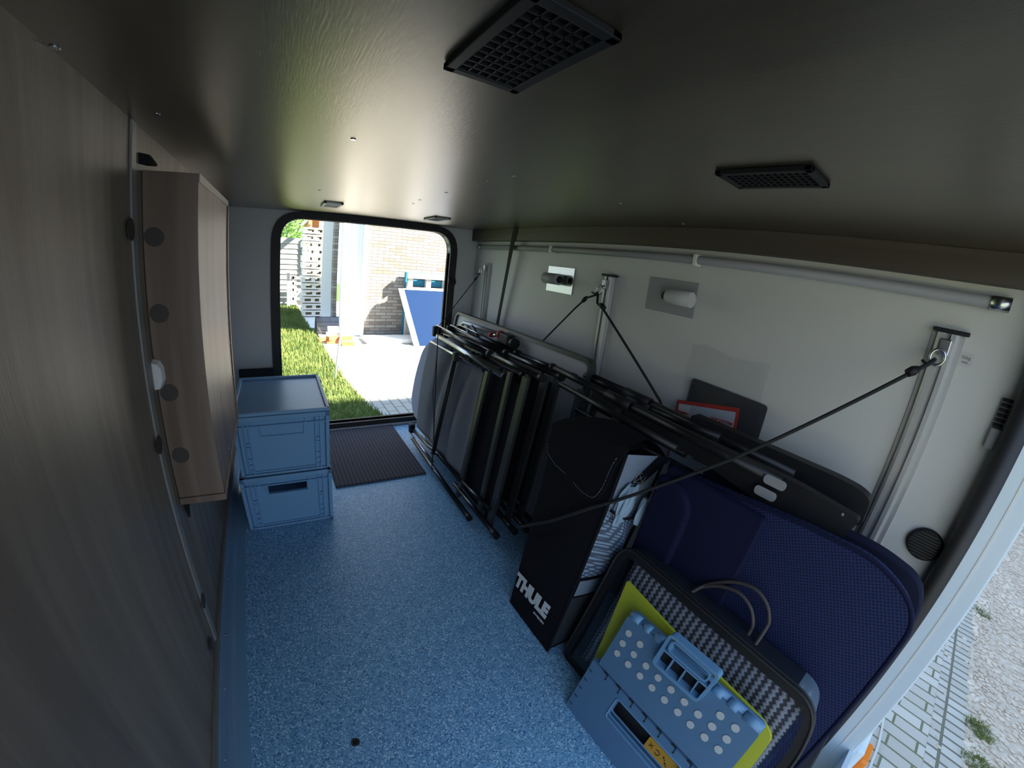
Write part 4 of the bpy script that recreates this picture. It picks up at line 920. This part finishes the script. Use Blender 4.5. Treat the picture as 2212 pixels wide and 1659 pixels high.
# ================================================================== OUTSIDE (far side)
struct(MB().box(0.95, 14, 0.0, 6.6, GZ-0.05, GZ).build('ground_paving', M_PAVE))
g0 = struct(MB().box(-14, 14, -14, 20, GZ-0.10, GZ-0.015).build('ground', M_SOIL))
lawn = struct(MB().prism([(x, y, GZ-0.03) for x, y in ((-10, 0.2), (1.29, 0.2), (1.20, 1.46), (1.11, 1.81), (1.03, 2.45), (0.965, 3.65), (0.905, 5.1), (0.77, 7.7), (0.7, 11), (-10, 11))],
      [(x, y, GZ+0.008) for x, y in ((-10, 0.2), (1.29, 0.2), (1.20, 1.46), (1.11, 1.81), (1.03, 2.45), (0.965, 3.65), (0.905, 5.1), (0.77, 7.7), (0.7, 11), (-10, 11))]).build('lawn', M_SOIL))
struct(MB().box(0.72, 3.0, 6.6, 11.5, GZ-0.05, GZ-0.001).build('ground_slabs', M_CONC))
def edge_x(y):
    T_ = [(0.2, 1.29), (1.46, 1.20), (1.81, 1.11), (2.45, 1.03), (3.65, .965), (5.1, .905), (7.7, .77), (11, .7)]
    for (ya, xa), (yb, xb_) in zip(T_, T_[1:]):
        if y <= yb: return xa+(xb_-xa)*(y-ya)/(yb-ya)
    return .7
gr_ = MB(); rnd = random.Random(3)
for k_ in range(26000):
    y = 0.3+9.5*rnd.random()**1.7; x1_ = edge_x(y); x = x1_-rnd.random()*(0.75+0.06*y)+0.02*rnd.random()
    h_ = (0.03+0.035*rnd.random())*(1+0.1*y); w_ = 0.0022*(1+0.5*y); t_ = rnd.random()*PI; dx, dy_ = math.cos(t_)*w_, math.sin(t_)*w_
    lx, ly = (rnd.random()-.5)*0.04, (rnd.random()-.5)*0.04
    gr_.add([(x-dx, y-dy_, GZ+0.006), (x+dx, y+dy_, GZ+0.006), (x+lx, y+ly, GZ+h_)], [(0, 1, 2)])
tag(gr_.build('grass', M_GRASS), 'bright green lawn grass beyond the far door', 'grass', kind='stuff')
# house wall of pale brick, white panelling and brick pier
struct(MB().box(1.79, 9.0, 5.62, 5.9, GZ, 4.0).build('wall_house', M_BRICK))
hp = struct(MB().box(1.36, 1.79, 5.68, 5.9, GZ, 4.0).build('door_3', M_WHITEP))
for x in (1.52, 1.66, 1.74): MB().box(x, x+0.012, 5.665, 5.68, GZ+0.05, 3.9).build('groove', M_PALETIMB, hp)
MB().box(1.735, 1.79, 5.56, 5.68, GZ, 4.0).build('drainpipe', M_WHITEP, hp)
struct(MB().box(1.28, 1.36, 6.3, 6.6, GZ, 4.0).build('wall_pier', M_BRICK))
# pale timber pallet stack
ps = thing('pallet_stack', (1.02, 8.5, GZ), 'tall sunlit stack of pale timber pallets left of the house', 'pallets')
for k_ in range(13):
    z0 = GZ+0.02+k_*0.165; m = MB(); jx = 0.02*math.sin(k_*2.3)
    m.box(.76+jx, 1.30, 8.1, 8.9, z0+0.10, z0+0.135)
    for xx_ in (.76, 1.0, 1.2): m.box(xx_+jx, xx_+0.09+jx, 8.12, 8.88, z0+0.03, z0+0.10)
    m.box(.76+jx, 1.30, 8.1, 8.9, z0, z0+0.03); m.build('pallet', M_PALETIMB, ps)
tag(MB().box(1.14, 1.36, 7.2, 7.26, GZ+0.002, 1.66).build('white_door_leaf', M_WHITEP), 'tall white door leaf standing between pallet stack and brick pier', 'panel')
# timber roof end above
tr = thing('timber_canopy', (1.3, 9.3, 1.6), 'brown timber canopy beams seen over the pallet stack', 'canopy')
MB().box(.95, 2.4, 9.1, 9.2, 1.78, 1.88).build('beam', M_BROWNTIMB, tr); MB().box(1.05, 1.22, 9.25, 9.4, 1.55, 1.80).build('beam', M_BROWNTIMB, tr)
MB().box(1.35, 1.5, 9.2, 9.35, GZ, 1.78).build('post', M_BROWNTIMB, tr); MB().box(0.93, 1.02, 9.0, 11.0, 1.66, 1.78).build('beam', M_BROWNTIMB, tr)
# weathered fence
fe = thing('board_fence', (-1.0, 10.5, GZ), 'weathered grey horizontal board fence at the end of the lawn', 'fence')
m = MB()
for k_ in range(13):
    z0 = GZ+0.01+k_*0.148; m.prism([(-6, 10.50, z0), (-6, 10.47, z0-0.0), (-6, 10.495, z0+0.16), (-6, 10.51, z0+0.16)], [(.93, 10.50, z0), (.93, 10.47, z0), (.93, 10.495, z0+0.16), (.93, 10.51, z0+0.16)])
m.build('boards', M_FENCE, fe)
for x in (-3.0, -1.1, .88): MB().box(x, x+0.09, 10.40, 10.47, GZ, 1.36).build('post', M_GREYWOOD, fe)
gt = thing('garden_gate', (.66, 10.2, GZ), 'small weathered wooden gate with a diagonal brace before the fence', 'gate')
MB().box(.44, .53, 10.12, 10.22, GZ, 0.36, 0.01).build('post', M_GREYWOOD, gt)
m = MB(); m.box(.56, .64, 10.15, 10.20, GZ+0.08, 0.26)
for z in (-0.42, -0.16, 0.02, 0.18): m.box(.60, 1.05, 10.15, 10.19, z, z+0.075)
m.build('leaf', M_GREYWOOD, gt)
MB().prism([(.64, 10.14, -.42), (.64, 10.14, -.33), (.95, 10.14, .05), (1.02, 10.14, .05)], [(.64, 10.16, -.42), (.64, 10.16, -.33), (.95, 10.16, .05), (1.02, 10.16, .05)]).build('brace', M_GREYWOOD, gt)
# green conifer behind
cf = thing('conifer', (0.4, 12.6, GZ), 'bushy green conifer growing behind the board fence', 'tree')
lv = MB(); rn = random.Random(5)
for k_ in range(9000):
    th = rn.random()*2*PI; zz = rn.random(); r = 1.25*math.sqrt(rn.random())*(1.0-0.25*zz)
    c = Vector((-0.1+r*math.cos(th), 12.6+r*math.sin(th), 0.8+zz*2.6)); d = Vector((math.cos(th)*.6+rn.uniform(-.5, .5), math.sin(th)*.6+rn.uniform(-.5, .5), rn.uniform(-.1, .9))).normalized()
    w = d.cross(Vector((rn.uniform(-1, 1), rn.uniform(-1, 1), rn.uniform(-1, 1)))).normalized()*0.022; l_ = rn.uniform(.09, .2)
    lv.add([c-w, c+w, c+d*l_], [(0, 1, 2)])
lv.build('foliage', M_LEAF, cf); MB().tube([(-0.1, 12.6, GZ), (-0.1, 12.6, 2.6)], [0.10, 0.04], 10).build('trunk', M_BROWNTIMB, cf)
# half round slatted cover
hc = thing('arched_cover', (1.27, 6.12, GZ), 'grey slatted half-round cover lying on the paving before the pallets', 'cover')
def arch(u, v): return (.93+.70*u, 6.14-0.27*math.cos(PI*v), GZ+0.002+0.30*math.sin(PI*v))
MB().sheet(4, 20, arch, (0, 0.0, -0.0)).build('shell', M_SLATE, hc)
MB().prism([(0.955, 6.14-0.26*math.cos(PI*k_/14), GZ+0.002+0.29*math.sin(PI*k_/14)) for k_ in range(15)], [(0.965, 6.14-0.26*math.cos(PI*k_/14), GZ+0.002+0.29*math.sin(PI*k_/14)) for k_ in range(15)]).build('end_wall', M_VENT, hc)
# bricks and concrete blocks
BR = [(0.985, 5.20, 0, 0.3, 'pair of'), (1.12, 5.02, 0, 0.1, ''), (1.13, 5.03, 1, 0.5, ''), (1.36, 4.82, 0, -0.05, ''), (1.36, 4.98, 1, 0.05, '')]
BL = ['loose red brick lying leftmost by the lawn edge', 'red brick lying under a turned one beside the white pole', 'red brick turned askew on top of another beside the white pole', 'red brick nearest the door, flat on the paving right of the pole', 'red brick raised behind the nearest one, against the pale blocks']
for (x, y, lv_, rz, _), lb_ in zip(BR, BL):
    c_, s_ = math.cos(rz), math.sin(rz)
    tag(MB().obox((x, y, GZ+0.032+lv_*0.066), Vector((c_, s_, 0)), Vector((-s_, c_, 0)), Vector((0, 0, 1)), .105, .05, .032).build('brick', M_REDBRICK), lb_, 'brick', 'red bricks on the paving')
for (x, y, z, hx, hz, lb_) in ((1.22, 5.35, .07, .17, .07, 'long pale concrete block behind the red bricks'), (1.42, 5.22, .10, .10, .10, 'tall pale concrete block at the right of the brick pile'), (1.18, 5.36, .19, .10, .045, 'pale concrete block stacked on the long one')):
    tag(MB().box(x-hx, x+hx, y-.06, y+.06, GZ+z-hz, GZ+z+hz, 0.004).build('concrete_block', M_CONC), lb_, 'block', 'pale concrete blocks behind the bricks')
# white leaning pole
tag(MB().tube([(.869, 2.82, GZ), (1.06, 2.95, 0.55)], 0.014, 12).build('garden_pole', M_WHITEP), 'thin white pole leaning upright out of the lawn', 'pole')
# pale boards lying by the wall
tag(MB().box(1.72, 2.75, 4.86, 5.35, GZ+0.002, GZ+0.075, 0.006).build('lying_panel', M_CONC), 'pale flat panel lying at the foot of the brick wall', 'panel')
# blue pallet standing against the wall
bp2 = thing('pallet', (3.0, 5.5, GZ), 'blue and grey pallet standing upright against the brick wall', 'pallet')
m = MB(); 
for z in (GZ+0.01, -0.15, 0.30, 0.58): m.box(2.58, 3.70, 5.40, 5.43, z, z+0.11)
m.build('front_boards', M_GREYWOOD, bp2)
m = MB()
for x in (2.60, 2.98, 3.36): m.box(x, x+0.10, 5.43, 5.53, GZ, 0.69)
m.build('stringers', M_GREYWOOD, bp2)
m = MB()
for k_ in range(9): m.box(2.56, 3.70, 5.53, 5.555, GZ+0.01+k_*0.145, GZ+0.135+k_*0.145)
m.box(2.545, 2.575, 5.40, 5.5, 0.50, 0.69); m.build('deck_boards', M_BLUEP, bp2)
# blue board
bb2 = thing('blue_board', (3.1, 4.7, GZ), 'blue board with a white frame leaning against the brick wall', 'board')
def bbp(x, t_, off=0.0): return (x-0.13*t_, 4.64+0.72*t_+off, GZ+0.96*t_+0.002)
MB().prism([bbp(2.64, 0), bbp(3.9, 0), bbp(3.9, 1), bbp(2.64, 1)], [bbp(2.64, 0, .03), bbp(3.9, 0, .03), bbp(3.9, 1, .03), bbp(2.64, 1, .03)]).build('panel', M_BLUEB, bb2)
MB().prism([bbp(2.54, 0), bbp(2.64, 0), bbp(2.64, 1.012), bbp(2.54, 1.012)], [bbp(2.54, 0, .05), bbp(2.64, 0, .05), bbp(2.64, 1.012, .05), bbp(2.54, 1.012, .05)]).build('frame', M_WHITEP, bb2)
MB().prism([bbp(2.64, 1.0), bbp(3.9, 1.0), bbp(3.9, 1.018), bbp(2.64, 1.018)], [bbp(2.64, 1.0, .05), bbp(3.9, 1.0, .05), bbp(3.9, 1.018, .05), bbp(2.64, 1.018, .05)]).build('frame', M_WHITEP, bb2)

# ================================================================== OUTSIDE (near side)
struct(MB().box(8.0, 16.0, -16.0, -3.6, GZ, 8.6).build('wall_sun_blocker', M_BRICK))  # unseen block, added to keep the sun off the near ground and door
M_PAVE3 = brick_mat('near_paving_brick', (0.46, 0.43, 0.37), (0.56, 0.53, 0.47), (0.17, 0.17, 0.10), 0.21, 0.07, 0.005, (1, 0))
struct(MB().box(-3, 9, -2.655, -1.6, GZ-0.05, GZ).build('ground_near_paving', M_PAVE3))
struct(MB().box(-3, 9, -2.790, -2.655, GZ-0.05, GZ+0.001).build('ground_kerb', M_PAVE2))
struct(MB().box(-3, 12, -9.0, -2.790, GZ-0.05, GZ-0.002).build('ground_gravel', M_GRAVEL))
pb = MB(); rn = random.Random(11)
ico = [(0, 0, 1), (.89, 0, .45), (.28, .85, .45), (-.72, .53, .45), (-.72, -.53, .45), (.28, -.85, .45), (.72, .53, -.45), (-.28, .85, -.45), (-.89, 0, -.45), (-.28, -.85, -.45), (.72, -.53, -.45), (0, 0, -1)]
icf = [(0, 1, 2), (0, 2, 3), (0, 3, 4), (0, 4, 5), (0, 5, 1), (1, 6, 2), (2, 7, 3), (3, 8, 4), (4, 9, 5), (5, 10, 1), (6, 7, 2), (7, 8, 3), (8, 9, 4), (9, 10, 5), (10, 6, 1), (6, 11, 7), (7, 11, 8), (8, 11, 9), (9, 11, 10), (10, 11, 6)]
for k_ in range(6500):
    x = 1.7+4.5*rn.random()**1.3; y = -2.775-1.1*rn.random()**1.6-(0.01 if rn.random() > .04 else -0.12); s_ = rn.uniform(.004, .010)*(0.7+0.2*x)
    sx_, sy_, sz_ = s_*rn.uniform(.8, 1.4), s_*rn.uniform(.8, 1.4), s_*rn.uniform(.4, .8)
    pb.add([(x+v[0]*sx_, y+v[1]*sy_, GZ+0.001+v[2]*sz_) for v in ico], icf, True)
tag(pb.build('gravel', M_STONE), 'pale gravel stones beyond the paving at the right', 'gravel', kind='stuff')
for (x, y, r_, n_, lb_) in ((3.62, -2.83, .05, 160, 'tiny green weed tuft at the gravel edge, highest of three'), (2.49, -2.83, .055, 420, 'yellow-green grass tuft at the gravel edge, middle of three'), (2.27, -2.83, .06, 380, 'wide grass tuft at the bottom of the gravel edge, lowest of three')):
    tf = MB()
    for k_ in range(n_):
        th = rn.random()*2*PI; q = r_*math.sqrt(rn.random()); c = Vector((x+q*math.cos(th), y+q*math.sin(th), GZ)); w = Vector((math.cos(th+1), math.sin(th+1), 0))*0.0015
        tf.add([c-w, c+w, c+Vector((rn.uniform(-.02, .02), rn.uniform(-.02, .02), rn.uniform(.015, .035)))], [(0, 1, 2)])
    tag(tf.build('grass_tuft', M_GRASS), lb_, 'grass', 'weed tufts at the gravel edge')
tag(MB().tube(smooth([(2.35, -2.44, GZ+.006), (2.20, -2.472, GZ+.006), (2.13, -2.485, GZ+.006), (1.99, -2.497, GZ+.006), (1.86, -2.497, GZ+.006), (1.5, -2.50, GZ+.006)]), 0.005, 8).build('power_cable', M_CABLE), 'pale grey cable lying on the paving below the near door', 'cable')
